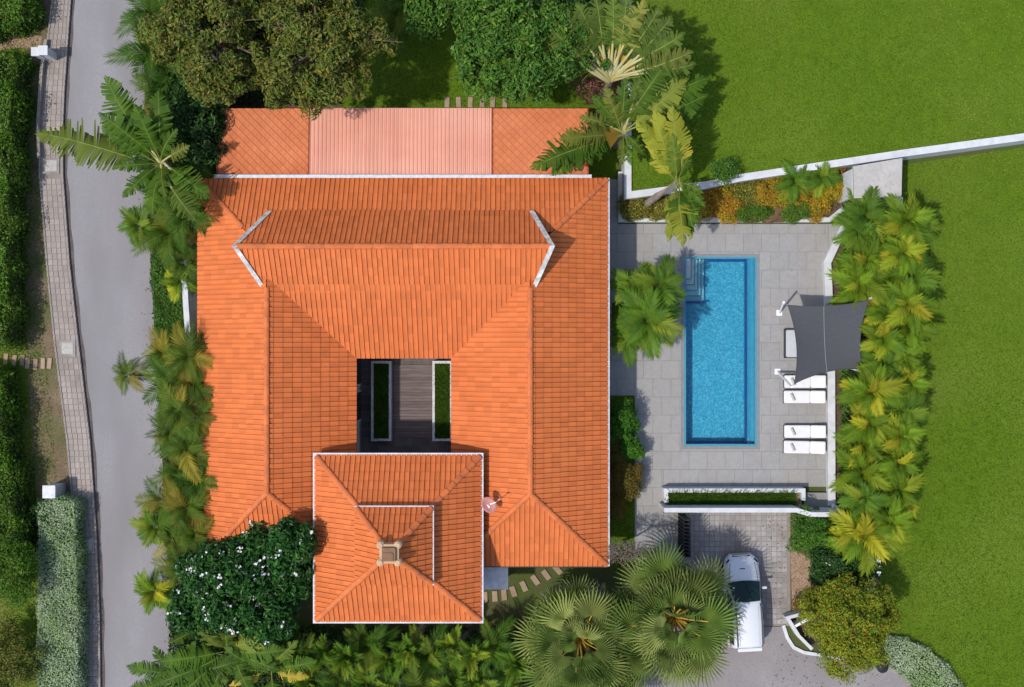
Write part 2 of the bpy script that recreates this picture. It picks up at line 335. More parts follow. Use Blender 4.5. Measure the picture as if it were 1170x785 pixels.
# verge, footpath, kerb, road
LE = [(100, -120), (83, 0), (76, 100), (74, 150), (74.5, 200), (82, 300), (92, 390), (105, 500), (112, 600), (116, 700), (117, 785), (118, 900)]
RE = [(190, -120), (168, 0), (165, 100), (167, 200), (172, 300), (177, 380), (187, 550), (197, 650), (200, 740), (200, 900)]
PL = [(82, -120), (60, 0), (48, 100), (45, 150), (46, 200), (54, 300), (63, 390), (77, 500), (86, 600), (89, 700), (88, 785), (88, 900)]
def interp(path, y):
    for (x0, y0), (x1, y1) in zip(path, path[1:]):
        if y0 <= y <= y1: return lerp(x0, x1, (y - y0) / (y1 - y0))
    return path[-1][0]
struct('verge', MB().sheet(P2([(30, -120), (30, 380), (34, 470), (44, 600), (40, 900)]) + P2([(interp(PL, y), y) for y in range(900, -121, -30)]), 0.010), 'dirt_verge')
struct('road', MB().sheet(P2([(interp(LE, y), y) for y in range(-120, 901, 30)]) + P2([(interp(RE, y), y) for y in range(900, -121, -30)]), 0.014), 'asphalt')
struct('road_gutter', MB().sheet(P2([(interp(LE, y) - 1, y) for y in range(-120, 901, 20)]) + P2([(interp(LE, y) + 3.0 + 0.9 * math.sin(y * 0.21), y) for y in range(900, -121, -20)]), 0.019), 'gutter_dirt')
fp = struct('footpath', MB().prism(P2([(interp(PL, y), y) for y in range(-120, 901, 20)]) + P2([(interp(LE, y) - 1, y) for y in range(900, -121, -20)]), -0.05, 0.10), 'paver_joint')
mb = MB(); mk = MB(); y = -20.0
r2 = random.Random(3)
while y < 812:                                               # small blocks: four in a row, kerb stones at both rims
    dy = 6.6; xl, xr = interp(PL, y), interp(LE, y) - 1
    hatch = any(abs(y - q) < 11 for q in (190, 398, 622))
    n = 4
    cuts = [xl + 2.2] + [xl + 2.2 + (xr - 5 - xl) * (k + r2.uniform(-.06, .06)) / n for k in range(1, n)] + [xr - 2.8]
    if not hatch:
        for a, b in zip(cuts, cuts[1:]):
            za = 0.118 + r2.uniform(-.004, .004)
            mb.prism([W(a + .35, y + .3), W(b - .35, y + .3), W(b - .35, y + dy - .3), W(a + .35, y + dy - .3)], 0.09, za)
    for a, b in ((xl, xl + 1.9), (xr - 2.5, xr)):
        mk.prism([W(a, y + .1), W(b, y + .1), W(interp(PL, y + dy) + a - xl if a == xl else interp(LE, y + dy) - 1 - (xr - a), y + dy - .15)][:2] +
                 [W(b, y + dy - .15), W(a, y + dy - .15)], 0.0, 0.135)
    y += dy
o = mb.build('path_paver', 'path_paver', fp); o['kind'] = 'stuff'
o = mk.build('kerb_stone', 'kerb', fp); o['kind'] = 'stuff'
for i, q in enumerate((190, 398, 622)):
    c = W((interp(PL, q) + interp(LE, q)) / 2, q)
    t = thing('inspection_cover', ('square concrete inspection cover in the footpath, lowest of three, beside the grey-green hedge' if i == 2 else
              'square concrete inspection cover in the footpath near the stepping stones' if i == 1 else 'square concrete inspection cover under the long torn palm leaf on the footpath'), 'cover', (c.x, c.y, 0.1), 'covers in the footpath')
    MB().box((c.x, c.y, 0.12), (0.80, 0.80, 0.05)).build('surround', 'kerb', t)
    MB().box((c.x, c.y, 0.148), (0.56, 0.56, 0.02)).build('lid', 'concrete', t)
# soil beds
struct('house_soil', MB().sheet(P2([(167, -60), (390, -60), (390, 123), (250, 123), (228, 205), (229, 720), (600, 712), (860, 712), (860, 900), (197, 900), (197, 650), (187, 550), (177, 380), (170, 280)]), 0.012), 'soil')
struct('hedge_soil', MB().sheet(P2([(952, 330), (943, 300), (968, 252), (1025, 240), (1050, 300), (1045, 470), (1010, 610), (1000, 720), (925, 735), (903, 700), (903, 590), (955, 590)]), 0.012), 'soil')
struct('mulch_strip', MB().sheet(P2([(903, 625), (928, 640), (925, 690), (905, 702)]), 0.018), 'mulch')
# driveway asphalt and block paving
struct('driveway', MB().sheet(P2([(700, 716), (896, 716), (905, 735), (916, 743), (985, 755), (1010, 762), (1062, 792), (1068, 900), (700, 900)]), 0.016), 'asphalt_drive')
pv = struct('block_paving', MB().prism(P2([(787, 583), (903, 583), (903, 715), (787, 715)]), -0.05, 0.02), 'paver_joint')
mb = MB(); st = 5.9
for i in range(20):
    for j in range(23):
        a, b = 787 + i * st, 583 + j * st
        if a + st > 904 or b + st > 716.5: continue
        mb.prism(P2([(a + .3, b + .3), (a + st - .3, b + .3), (a + st - .3, b + st - .3), (a + .3, b + st - .3)]), 0.01, 0.034 + rng.uniform(-.003, .003))
o = mb.build('paving_block', 'drive_paver', pv); o['kind'] = 'stuff'
# ------------------------------------------------------------------ pool deck, tile by tile
DX0, DX1, DY0, DY1 = 694, 946, 205, 650
EXC = [(PX0 - 1.6, PX1 + 1.6, PY0 - 1.6, PY1 + 1.6), (699, 745, 346, 397), (694, 725, 452, 660), (706, 960, 180, 256), (758, 960, 556, 586), (787, 960, 556, 660)]
dk = MB()
def rects_minus(r, ex):
    out = [r]
    for e in ex:
        nx = []
        for (x0, x1, y0, y1) in out:
            if e[0] >= x1 or e[1] <= x0 or e[2] >= y1 or e[3] <= y0: nx.append((x0, x1, y0, y1)); continue
            a, b = max(x0, e[0]), min(x1, e[1])
            if x0 < e[0]: nx.append((x0, e[0], y0, y1))
            if x1 > e[1]: nx.append((e[1], x1, y0, y1))
            if y0 < e[2]: nx.append((a, b, y0, e[2]))
            if y1 > e[3]: nx.append((a, b, e[3], y1))
        out = nx
    return [q for q in out if q[1] - q[0] > 1.5 and q[3] - q[2] > 1.5]
for (x0, x1, y0, y1) in rects_minus((DX0, DX1, DY0, DY1), EXC): dk.prism(P2([(x0, y0), (x1, y0), (x1, y1), (x0, y1)]), -0.05, 0.03)
dk.prism(P2([(946, 256), (946, 300), (966, 262), (1000, 248), (1000, 236), (962, 256)]), -0.05, 0.0305)
deck = struct('pool_deck', dk, 'grout')
TW, TH = 20.7, 20.7
full = None; row = 0; y = DY0
def tilemesh(x0, x1, y0, y1):
    c = W((x0 + x1) / 2, (y0 + y1) / 2); hx, hy = (x1 - x0) / 2 / S - .006, (y1 - y0) / 2 / S - .006
    m = MB()
    m.add([(-hx, -hy, .005), (hx, -hy, .005), (hx, hy, .005), (-hx, hy, .005), (-hx, -hy, .016), (hx, -hy, .016), (hx, hy, .016), (-hx, hy, .016),
           (-hx + .006, -hy + .006, .02), (hx - .006, -hy + .006, .02), (hx - .006, hy - .006, .02), (-hx + .006, hy - .006, .02)],
          [(0, 1, 5, 4), (1, 2, 6, 5), (2, 3, 7, 6), (3, 0, 4, 7), (4, 5, 9, 8), (5, 6, 10, 9), (6, 7, 11, 10), (7, 4, 8, 11), (8, 9, 10, 11)])
    return m.mesh('paving_tile', 'deck_tile'), c
while y < DY1:
    x = DX0 - (TW / 2 if row % 2 else 0)
    while x < DX1:
        for q in rects_minus((max(x, DX0), min(x + TW, DX1), y, min(y + TH, DY1)), EXC):
            if q[1] - q[0] > TW - .1 and q[3] - q[2] > TH - .1:
                if not full: full = tilemesh(*q)[0]
                me, c = full, W((q[0] + q[1]) / 2, (q[2] + q[3]) / 2)
            else: me, c = tilemesh(*q)
            link('paving_tile', me, deck, (c.x, c.y, 0.03 + rng.uniform(-.001, .001)))
        x += TW
    y += TH; row += 1
MB().prism(P2([(946.5, 256), (946.5, 299), (966, 262), (1000, 248), (1000, 236), (962, 256)]), 0.03, 0.048).build('gate_landing', 'deck_tile', deck)

# ------------------------------------------------------------------ pool
PD = -.9
pool = thing('swimming_pool', 'rectangular blue mosaic swimming pool with corner steps in the grey deck', 'pool', ((pa.x + pb.x) / 2, (pa.y + pb.y) / 2, PD - .1))
x0, x1, y0, y1 = pa.x, pb.x, pa.y, pb.y
MB().box(((x0 + x1) / 2, (y0 + y1) / 2, PD - .05), (x1 - x0, y1 - y0, 0.1)).build('floor', 'mosaic_ripple_light', pool)
mb = MB(); e = 0.16
mb.box((x0 + e / 2, (y0 + y1) / 2, PD / 2 + .02), (e, y1 - y0, -PD + .03)); mb.box((x1 - e / 2, (y0 + y1) / 2, PD / 2 + .02), (e, y1 - y0, -PD + .03))
mb.box(((x0 + x1) / 2, y0 + e / 2, PD / 2 + .02), (x1 - x0 - 2 * e - .006, e, -PD + .03)); mb.box(((x0 + x1) / 2, y1 - e / 2, PD / 2 + .02), (x1 - x0 - 2 * e - .006, e, -PD + .03))
mb.build('wall', 'pool_wall', pool)
ld = MB(); b = 0.33
ld.box((x1 - e - b / 2, (y0 + y1) / 2, -.65), (b, y1 - y0 - 2 * e, .49)); ld.build('ledge', 'pool_wall', pool)
def stripe(ax, ay, bx, by, z=-.28, w_=.10):
    MB().box(((ax + bx) / 2, (ay + by) / 2, z), (abs(bx - ax) + w_, abs(by - ay) + w_, .04)).build('edge_line', 'pool_line', pool)
sx, sy = W(808, 344).x, W(808, 344).y
stripe(x1 - e - b, y0 + e + .06, x1 - e - b, y1 - e - .06, -.42); stripe(sx + .1, y1 - e - .06, x1 - e - b - .12, y1 - e - .06, -.42, .11)
stripe(x0 + e + .06, y0 + e + .06, x1 - e - b - .12, y0 + e + .06, -.42); stripe(x0 + e + .05, sy - .06, sx, sy - .06, -.42, .10)
for k in range(5):                                           # corner steps
    ix = W(783 + 8 + k * 4.4, 0).x; iy = W(0, 318 + k * 6.4).y; zt = -.11 - k * .155
    ix = sx - (4 - k) * .19; iy = sy + (4 - k) * .27
    MB().prism([(x0 + e + .003, iy), (ix, iy), (ix, y1 - e - .003), (x0 + e + .003, y1 - e - .003)], PD + .002 + k * .001, zt).build('step', 'pool_step', pool)
    MB().wallrun([(x0 + e + .01, iy + .02), (ix - .02, iy + .02), (ix - .02, y1 - e - .01)], .035, zt - .01, zt + .012).build('step_nosing', 'step_nosing', pool)
MB().prism([(x0 + e + .002, y0 + e + .002), (x1 - e - .002, y0 + e + .002), (x1 - e - .002, y1 - e - .002), (x0 + e + .002, y1 - e - .002)], PD - .03, -.07).build('water', 'pool_water', pool)
mb = MB(); cz = .038
mb.wallrun([(x0, y0), (x1, y0), (x1, y1), (x0, y1)], .14, 0.0, .052, closed=True); mb.build('coping', 'pool_coping', pool)

# ------------------------------------------------------------------ HOUSE
U = 1.0 / S
EZ = 3.2; PIT = 1.9 / (83.5 * U)                             # lower pitch
def HP(ux, uy, z): return Vector((ux * U, -uy * U, z))       # plan units: photograph pixels about the picture centre at ground scale
house = thing('house', 'courtyard house with orange tiled hip roofs, white gables and a square pavilion roof', 'house', (HP(-117, 30, 0).x, HP(0, 30, 0).y, 0))
TILE_W, TILE_L = 0.225, 0.43
def tile_proto():
    w_, l_ = TILE_W, TILE_L + .05
    prof = [(0.0, .004), (.034, .004), (.040, .052), (.10, .046), (.16, .046), (w_ - .006, .056), (w_ - .001, .006)]
    V = []; F = []; n = len(prof)
    for v, dz in ((l_ - .004, -.014), (0.0, .010)):
        for u, h in prof: V.append((u, v, max(h + dz, .001)))
    for u, h in prof: V.append((u, .001, -.002))
    for i in range(n - 1): F.append((i, n + i, n + i + 1, i + 1)); F.append((n + i, 2 * n + i, 2 * n + i + 1, n + i + 1))
    return V, F
TV, TF = tile_proto(); TVn = np.array(TV); TFn = np.array(TF)
tile_me = bpy.data.meshes.new('roof_tile'); tile_me.from_pydata(TV, [], TF); tile_me.materials.append(MATS['tile'])
n_single = [0]
def slope(poly, name='roof_slope', singles=0, parent=house, thick=0.12):
    """poly: convex 3D polygon, first edge = the eave; builds a slab and clips rows of tiles to it"""
    poly = [Vector(p) for p in poly]
    u = (poly[1] - poly[0]).normalized(); n = (poly[1] - poly[0]).cross(poly[2] - poly[1]).normalized()
    if n.z < 0: n = -n
    v = n.cross(u).normalized()
    if v.z < 0: v = -v; u = v.cross(n).normalized()
    o0 = poly[0]
    uv = [((p - o0).dot(u), (p - o0).dot(v)) for p in poly]
    u0, u1, v0, v1 = min(a for a, b in uv), max(a for a, b in uv), min(b for a, b in uv), max(b for a, b in uv)
    sl = MB(); k = len(poly); nd = n * thick
    sl.add([p - n * .006 for p in poly] + [p - nd for p in poly], [tuple(range(k)), tuple(range(2 * k - 1, k - 1, -1))] + [(i, (i + 1) % k, k + (i + 1) % k, k + i) for i in range(k)])
    so = sl.build(name, 'roof_under', parent)
    M = Matrix((u, v, n)).transposed().to_4x4()
    nu, nv = int((u1 - u0) / TILE_W) + 2, int((v1 - v0) / TILE_L) + 2
    UU, VV = np.meshgrid(np.arange(nu) * TILE_W + u0 - .05, np.arange(nv) * TILE_L + v0 - .04, indexing='ij')
    UU = UU.ravel(); VV = VV.ravel()
    poly2 = uv if sum(uv[i][0] * uv[(i + 1) % k][1] - uv[(i + 1) % k][0] * uv[i][1] for i in range(k)) > 0 else uv[::-1]
    ins = np.ones(len(UU), bool); out = np.zeros(len(UU), bool)
    for i in range(k):
        (ax, ay), (bx, by) = poly2[i], poly2[(i + 1) % k]
        d = math.hypot(bx - ax, by - ay)
        if d < 1e-6: continue
        ds = np.stack([((bx - ax) * (VV + dv - ay) - (by - ay) * (UU + du - ax)) / d for du in (0, TILE_W) for dv in (0, TILE_L + .05)])
        eave = abs(by - ay) < 1e-3 and ay < v0 + .01
        lim = -.06 if eave else 0
        ins &= ds.min(0) > lim; out |= ds.max(0) < lim
    jit = nr.normal(0, .0025, (len(UU), 3)); jit[:, 2] = np.abs(jit[:, 2])
    single = np.zeros(len(UU), bool)
    if singles:
        cand = np.where(ins)[0]; cand = cand[np.argsort(-VV[cand])][:singles]; single[cand] = True
        for i in cand:
            p = o0 + u * (UU[i] + jit[i, 0]) + v * (VV[i] + jit[i, 1]) + n * (.004 + jit[i, 2])
            t = link('roof_tile', tile_me, so); t.matrix_local = Matrix.Translation(p - house.location) @ M
    def make(sel):
        base = np.stack([UU[sel], VV[sel], np.full(sel.sum(), .004)], 1) + jit[sel]
        return (base[:, None, :] + TVn[None]).reshape(-1, 3), (np.arange(sel.sum())[:, None, None] * len(TVn) + TFn[None]).reshape(-1, 4)
    def to3(V): return np.array(o0)[None] + V[:, :1] * np.array(u)[None] + V[:, 1:2] * np.array(v)[None] + V[:, 2:] * np.array(n)[None] - np.array(house.location)[None]
    sel = ins & ~single; V1, F1 = make(sel); V1 = to3(V1)
    edge = ~ins & ~out
    bm = bmesh.new()
    if edge.sum():
        V2, F2 = make(edge); V2 = to3(V2); me = quadmesh('tmp', V2, F2, 'tile'); bm.from_mesh(me); bpy.data.meshes.remove(me)
        for i in range(k):
            a, b_ = poly[i], poly[(i + 1) % k]
            if abs((b_ - a).dot(v)) < 1e-3 and (a - o0).dot(v) < v0 + .01: continue          # the eave keeps its overhang
            ed = (b_ - a).normalized(); pn = ed.cross(n); cen = sum(poly, Vector()) / k
            if (cen - a).dot(pn) > 0: pn = -pn
            bmesh.ops.bisect_plane(bm, geom=bm.verts[:] + bm.edges[:] + bm.faces[:], plane_co=a - house.location, plane_no=pn, clear_outer=True)
    if len(V1):
        me = quadmesh('tmp2', V1, F1, 'tile'); bm.from_mesh(me); bpy.data.meshes.remove(me)
    me = bpy.data.meshes.new('roof_tiles'); bm.to_mesh(me); bm.free(); me.materials.clear(); me.materials.append(MATS['tile'])
    to = link('roof_tiles', me, so); to['kind'] = 'stuff'
    return so
def rt_mesh():
    m = MB(); n = 6; L0 = .46
    for (x, r, dz) in ((0, .135, .02), (L0, .115, 0.0)):
        for k in range(n + 1):
            a = math.pi * k / n; m.v.append((x, math.cos(a) * r, math.sin(a) * r * .62 + dz - .02))
    for k in range(n): m.f.append((k, k + 1, n + 2 + k, n + 1 + k))
    m.f.append(tuple(range(n, -1, -1)))
    return m.mesh('ridge_tile', 'ridge_tile', smooth=False)
RT = rt_mesh()
def ridge(a, b, lift=.035):
    a, b = Vector(a), Vector(b); d = (b - a); L0 = d.length; d.normalize()
    rb = MB().tube([a - Vector((0, 0, .05)), b - Vector((0, 0, .05))], .07, 6).build('ridge_bed', 'roof_under', house)
    side = Vector((0, 0, 1)).cross(d).normalized(); up = d.cross(side)
    M = Matrix((d, side, up)).transposed().to_4x4(); n = max(1, int(L0 / .42))
    for i in range(n):
        t = link('ridge_tile', RT, rb); p = a + d * (L0 * i / n) + Vector((0, 0, lift)) + up * rng.uniform(0, .008)
        t.matrix_local = Matrix.Translation(p - house.location) @ M @ Matrix.Rotation(rng.uniform(-.02, .02), 4, 'Z')
# plan: west eave -334, east eave 101, north eave -175, courtyard x -167..-63.5, y 14.5.., south eave 236
xw, xe, yn, ys, cx0, cx1, cy0 = -334, 101, -175, 236, -167, -63.5, 14.5
hw = 83.5; RZ = EZ + 1.9
wl, wr = -250.5, 18.7                                        # wing ridge lines
pit = 1.9 / hw
def zz(d): return EZ + d * pit
# west wing
slope([HP(xw, ys, EZ), HP(xw, yn, EZ), HP(wl, yn + hw, RZ), HP(wl, ys - hw, RZ)])
slope([HP(cx0, cy0, EZ), HP(cx0, ys, EZ), HP(wl, ys - hw, RZ), HP(wl, cy0 - hw, RZ)])
slope([HP(xw, ys, EZ), HP(cx0, ys, EZ), HP(wl, ys - hw, RZ)])
# east wing
he = xe - wr
slope([HP(xe, yn, EZ), HP(xe, ys, EZ), HP(wr, ys - he, EZ + he * pit), HP(wr, yn + he, EZ + he * pit)])
slope([HP(cx1, ys, EZ), HP(cx1, cy0, EZ), HP(wr, cy0 - he, EZ + he * pit), HP(wr, ys - he, EZ + he * pit)])
slope([HP(cx1, ys, EZ), HP(xe, ys, EZ), HP(wr, ys - he, EZ + he * pit)])
# north wing, lower slopes (run up under the tall gabled roof)
d1 = 60; slope([HP(xe, yn, EZ), HP(xw, yn, EZ), HP(xw + d1, yn + d1, zz(d1)), HP(xe - d1, yn + d1, zz(d1))])
d2 = 76; slope([HP(cx0, cy0, EZ), HP(cx1, cy0, EZ), HP(cx1 + d2, cy0 - d2, zz(d2)), HP(cx0 - d2, cy0 - d2, zz(d2))])
# tall upper roof with prow gables
fn, fs, rg = -137.5, -53.6, -97.5; zn, zs, zr = 4.12, 4.72, 5.9
gl, gr, al, ar = -255.5, 23.5, -280, 43
slope([HP(gr, fn, zn), HP(gl, fn, zn), HP(al, rg, zr), HP(ar, rg, zr)])
slope([HP(gl, fs, zs), HP(gr, fs, zs), HP(ar, rg, zr), HP(al, rg, zr)])
ridge(HP(al + 4, rg, zr), HP(ar - 4, rg, zr), .05)
ridge(HP(wl, ys - hw, RZ), HP(wl, fs - 3, RZ)); ridge(HP(wr, ys - he, EZ + he * pit), HP(wr, fs - 3, EZ + he * pit))
for a, b in ((HP(xw, ys, EZ), HP(wl, ys - hw, RZ)), (HP(cx0, ys, EZ), HP(wl, ys - hw, RZ)), (HP(xe, ys, EZ), HP(wr, ys - he, EZ + he * pit)),
             (HP(cx1, ys, EZ), HP(wr, ys - he, EZ + he * pit)), (HP(xw, yn, EZ), HP(xw + 55, yn + 55, zz(55))), (HP(xe, yn, EZ), HP(xe - 57, yn + 57, zz(57)))): ridge(a, b)
# gable walls and white verges
for fx, ax, s_ in ((gl, al, 1), (gr, ar, -1)):
    MB().add([HP(fx + s_ * 9, fn, 3.9), HP(fx + s_ * 9, fs, 3.9), HP(fx + s_ * 9, fs, zs - .1), HP(fx + s_ * 9, rg, zr - .15), HP(fx + s_ * 9, fn, zn - .1),
              HP(fx + s_ * 13, fn, 3.9), HP(fx + s_ * 13, fs, 3.9), HP(fx + s_ * 13, fs, zs - .1), HP(fx + s_ * 13, rg, zr - .15), HP(fx + s_ * 13, fn, zn - .1)],
             [(0, 1, 2, 3, 4), (9, 8, 7, 6, 5), (0, 5, 6, 1), (1, 6, 7, 2), (2, 7, 8, 3), (3, 8, 9, 4), (4, 9, 5, 0)]).build('gable_wall', 'house_wall', house)
    for fy, fz in ((fn, zn), (fs, zs)):
        a = HP(fx, fy, fz); b = HP(ax, rg, zr); d = (b - a).normalized(); a = a - d * .06
        w1 = Vector((s_ * .22, 0, 0)); up = Vector((0, 0, .15)); dn = Vector((0, 0, -.20))
        MB().add([a + dn, a + w1 + dn, b + w1 + dn, b + dn, a + up, a + w1 + up, b + w1 + up, b + up], [(3, 2, 1, 0), (4, 5, 6, 7), (0, 1, 5, 4), (1, 2, 6, 5), (2, 3, 7, 6), (3, 0, 4, 7)]).build('verge_board', 'verge_stone', house)
# house walls, windows, doors
def wallbox(x0, x1, y0, y1, z1=EZ + .05):
    MB().wallrun([HP(x0, y0, 0), HP(x1, y0, 0), HP(x1, y1, 0), HP(x0, y1, 0)], .22, 0, z1, closed=True).build('wall', 'house_wall', house)
ov = 17
wallbox(xw + ov, xe - ov, yn + ov, ys - ov); wallbox(cx0 - 9, cx1 + 9, cy0 - 9, 128, 3.0)
def window(ux, uy, wdt, along, z0=.9, z1=2.3, nm='window'):
    c = HP(ux, uy, (z0 + z1) / 2); dx, dy = (wdt, .08) if along == 'x' else (.08, wdt)
    wn = MB().box(c, (dx, dy, z1 - z0)).build(nm, 'white_paint', house)
    gx, gy = (wdt - .16, .1) if along == 'x' else (.1, wdt - .16)
    MB().box(c, (gx, gy, z1 - z0 - .16)).build('pane', 'glass_dark', wn)
for q in (-120, -70, -20, 40, 100, 170): window(xe - ov + 3.3, q, 1.5, 'y')
for q in (-120, -40, 60, 140): window(xw + ov - 3.3, q, 1.3, 'y')
for q in (50, -20): window(q, ys - ov + 3.3, 1.4, 'x')
for q in (30, 70): window(cx0 - 9 + 3.3, q, 1.5, 'y', .1, 2.3, 'glass_door'); window(cx1 + 9 - 3.3, q, 1.5, 'y', .1, 2.3, 'glass_door')
window(-115, cy0 - 9 + 3.3, 2.4, 'x', .1, 2.3, 'glass_door')
# soffit & gutters
def gut(p, q, w_=.13, h_=.13, m='gutter'):
    p, q = Vector(p), Vector(q); c = (p + q) / 2; d = q - p
    MB().box(c, ((abs(d.x) + w_) if abs(d.x) > abs(d.y) else w_, (abs(d.y) + w_) if abs(d.y) > abs(d.x) else w_, h_)).build('gutter', m, house)
gut(HP(xe + 1.6, yn, EZ - .06), HP(xe + 1.6, ys, EZ - .06)); gut(HP(xw + 18, yn - 3.2, EZ - .03), HP(xe - 18, yn - 3.2, EZ - .03), .16)
gut(HP(cx1 + 2, ys + 1.6, EZ - .07), HP(xe, ys + 1.6, EZ - .07), .1, .12, 'dark_fascia')
gut(HP(cx0 + .6, cy0, EZ - .08), HP(cx0 + .6, ys - 8, EZ - .08), .06, .16, 'dark_fascia'); gut(HP(cx1 - .6, cy0, EZ - .08), HP(cx1 - .6, ys - 8, EZ - .08), .06, .16, 'dark_fascia')
gut(HP(cx0 + 2, cy0 + .6, EZ - .08), HP(cx1 - 2, cy0 + .6, EZ - .08), .06, .16, 'dark_fascia')
# pavilion
tcx, tcy, th = -117.5, 201, 85; TZ = 4.6; uz = 6.0; uh = 34; tz = 7.75
def ringpts(h_, z): return [HP(tcx - h_, tcy + h_, z), HP(tcx + h_, tcy + h_, z), HP(tcx + h_, tcy - h_, z), HP(tcx - h_, tcy - h_, z)]
lo, mi, l2, tp = ringpts(th, TZ), ringpts(uh - 1, uz), ringpts(uh + 3.5, uz + .24), HP(tcx, tcy, tz)
for i in range(4):
    j = (i + 1) % 4
    slope([lo[i], lo[j], mi[j], mi[i]], 'pavilion_slope', singles=60)
    slope([l2[i], l2[j], tp], 'pavilion_cap_slope', singles=12)
    ridge(lo[i] + (mi[i] - lo[i]) * .01, mi[i]); ridge(l2[i], tp)
hh = th + 1.5
MB().wallrun(ringpts(hh, 0), .13, TZ - .13, TZ + .02, closed=True).build('gutter', 'gutter', house)
MB().wallrun(ringpts(uh + 2.4, 0), .05, uz - .06, uz + .20, closed=True).build('tier_trim', 'gutter', house)
r_ = ringpts(uh + 5.2, 0)
MB().wallrun([r_[1], r_[2], r_[3]], .06, uz + .12, uz + .27).build('tier_edge', 'gutter', house)
MB().wallrun(ringpts(th - 14, 0), .22, 0, TZ - .14, closed=True).build('pavilion_wall', 'house_wall', house)
fc = HP(tcx, tcy, 0)
f = MB(); s1, s2 = .46, .36
for s_, z0, z1 in ((.40, tz - .45, tz + .12),): f.box((fc.x, fc.y, (z0 + z1) / 2), (s_ * 2, s_ * 2, z1 - z0))
for dx in (-1, 1):
    for dy in (-1, 1): f.tube([(fc.x + dx * .36, fc.y + dy * .36, tz - .3), (fc.x + dx * .36, fc.y + dy * .36, tz + .10), (fc.x + dx * .36, fc.y + dy * .36, tz + .17)], [.17, .17, .09], 8)
fo = f.build('finial', 'finial', house)
MB().box((fc.x, fc.y, tz + .19), (.56, .56, .14)).box((fc.x - .03, fc.y + .05, tz + .27), (.40, .05, .04)).box((fc.x + .17, fc.y - .1, tz + .27), (.05, .30, .04)).build('vent_cap', 'finial_vent', fo)
for i in range(4):
    window(*[(tcx - th + 11, tcy - 40 + 80 * i / 3, 1.1, 'y')][0], 1.0, 2.4)
# rear low roofs: shingled ends, ribbed pink metal between
RZ0 = 2.72; ry0, ry1 = (124 - 392.5), (203 - 392.5)
kk = (H - RZ0) / H
def rear(ax, bx):
    return (ax - 585) * kk, (bx - 585) * kk
rn, rs_ = ry0 * kk, ry1 * (H - 3.05) / H - 1
rf = MB().add([HP((250 - 585) * kk, rs_, 2.6), HP((672 - 585) * kk, rs_, 2.6), HP((672 - 585) * kk, rn, 2.6), HP((250 - 585) * kk, rn, 2.6), HP((250 - 585) * kk, rs_, 2.96), HP((672 - 585) * kk, rs_, 2.96), HP((672 - 585) * kk, rn, 2.7), HP((250 - 585) * kk, rn, 2.7)],
              [(3, 2, 1, 0), (4, 5, 6, 7), (0, 1, 5, 4), (1, 2, 6, 5), (2, 3, 7, 6), (3, 0, 4, 7)]).build('rear_roof', 'shingle', house)
def rz_at(uy): return 2.70 + (uy - rn) / (rs_ - rn) * .26
for a, b in ((250, 353.5), (562.5, 672)):
    m = MB(); ua, ub = rear(a, b); D = 4.4; row = 0; yy = rn
    while yy < rs_ - D * .3:
        xx = ua - (D if row % 2 else 0)
        while xx < ub:
            pts = [(xx, yy), (xx + D, yy - D), (xx + 2 * D, yy), (xx + D, yy + D)]
            cl = [(min(max(p, ua), ub), min(max(q, rn), rs_)) for p, q in pts]
            if len(set(cl)) == 4:
                j = rng.uniform(0, .010)
                m.add([HP(p + (.45 if i == 0 else -.45 if i == 2 else 0), q, rz_at(q) + (.05 + j if i == 1 else .003 if i == 3 else .024 + j / 2)) for i, (p, q) in enumerate(cl)], [(0, 1, 2, 3)])
            xx += 2 * D
        yy += D; row += 1
    o = m.build('roof_shingle', 'shingle', rf); o['kind'] = 'stuff'
ua, ub = rear(354, 562); npan = 46
pme = MB(); pw = (ub - ua) / npan * U
d0, d3 = HP(0, rn - .5, 0), HP(0, rs_, 0)
Ly = d0.y - d3.y
pv_ = [(0, .012), (.03, .052), (.055, .052), (.075, .02), (pw - .012, .02), (pw - .004, .012)]
for yv, zv in ((0, .26), (Ly, 0)):
    for x, z in pv_: pme.v.append((x, yv, z + zv))
for i in range(len(pv_) - 1): pme.f.append((i, i + 1, len(pv_) + i + 1, len(pv_) + i))
pmesh = pme.mesh('roof_panel', 'pink_metal')
for i in range(npan):
    p = HP(ua + (ub - ua) * i / npan, rs_, 2.705); link('roof_panel', pmesh, rf, p - house.location)
MB().wallrun([HP((250 - 585) * kk + 8, rs_, 0), HP((250 - 585) * kk + 8, rn + 8, 0), HP((672 - 585) * kk - 8, rn + 8, 0), HP((672 - 585) * kk - 8, rs_, 0)], .2, 0, 2.6).build('rear_wall', 'house_wall', house)
for a in (250, 354, 562.3, 671.5):
    p, q = HP((a - 585) * kk, rn, 2.72), HP((a - 585) * kk, rs_, 2.98)
    MB().add([p + Vector((-.03, 0, -.05)), p + Vector((.03, 0, -.05)), p + Vector((.03, 0, .05)), p + Vector((-.03, 0, .05)), q + Vector((-.03, 0, -.05)), q + Vector((.03, 0, -.05)), q + Vector((.03, 0, .05)), q + Vector((-.03, 0, .05))],
             [(0, 1, 2, 3), (7, 6, 5, 4), (0, 4, 5, 1), (1, 5, 6, 2), (2, 6, 7, 3), (3, 7, 4, 0)]).build('flashing', 'roof_under', house)
# entrance canopy
MB().prism(P2([(548, 640), (580.5, 640), (580.5, 673.5), (548, 673.5)], 2.3), 2.15, 2.3).build('entrance_canopy', 'gutter', house)
for a, b in ((578, 671), (554, 671)): q = W(a, b, 2.2); MB().tube([(q.x, q.y, 0), (q.x, q.y, 2.16)], .05, 8).build('canopy_post', 'white_paint', house)
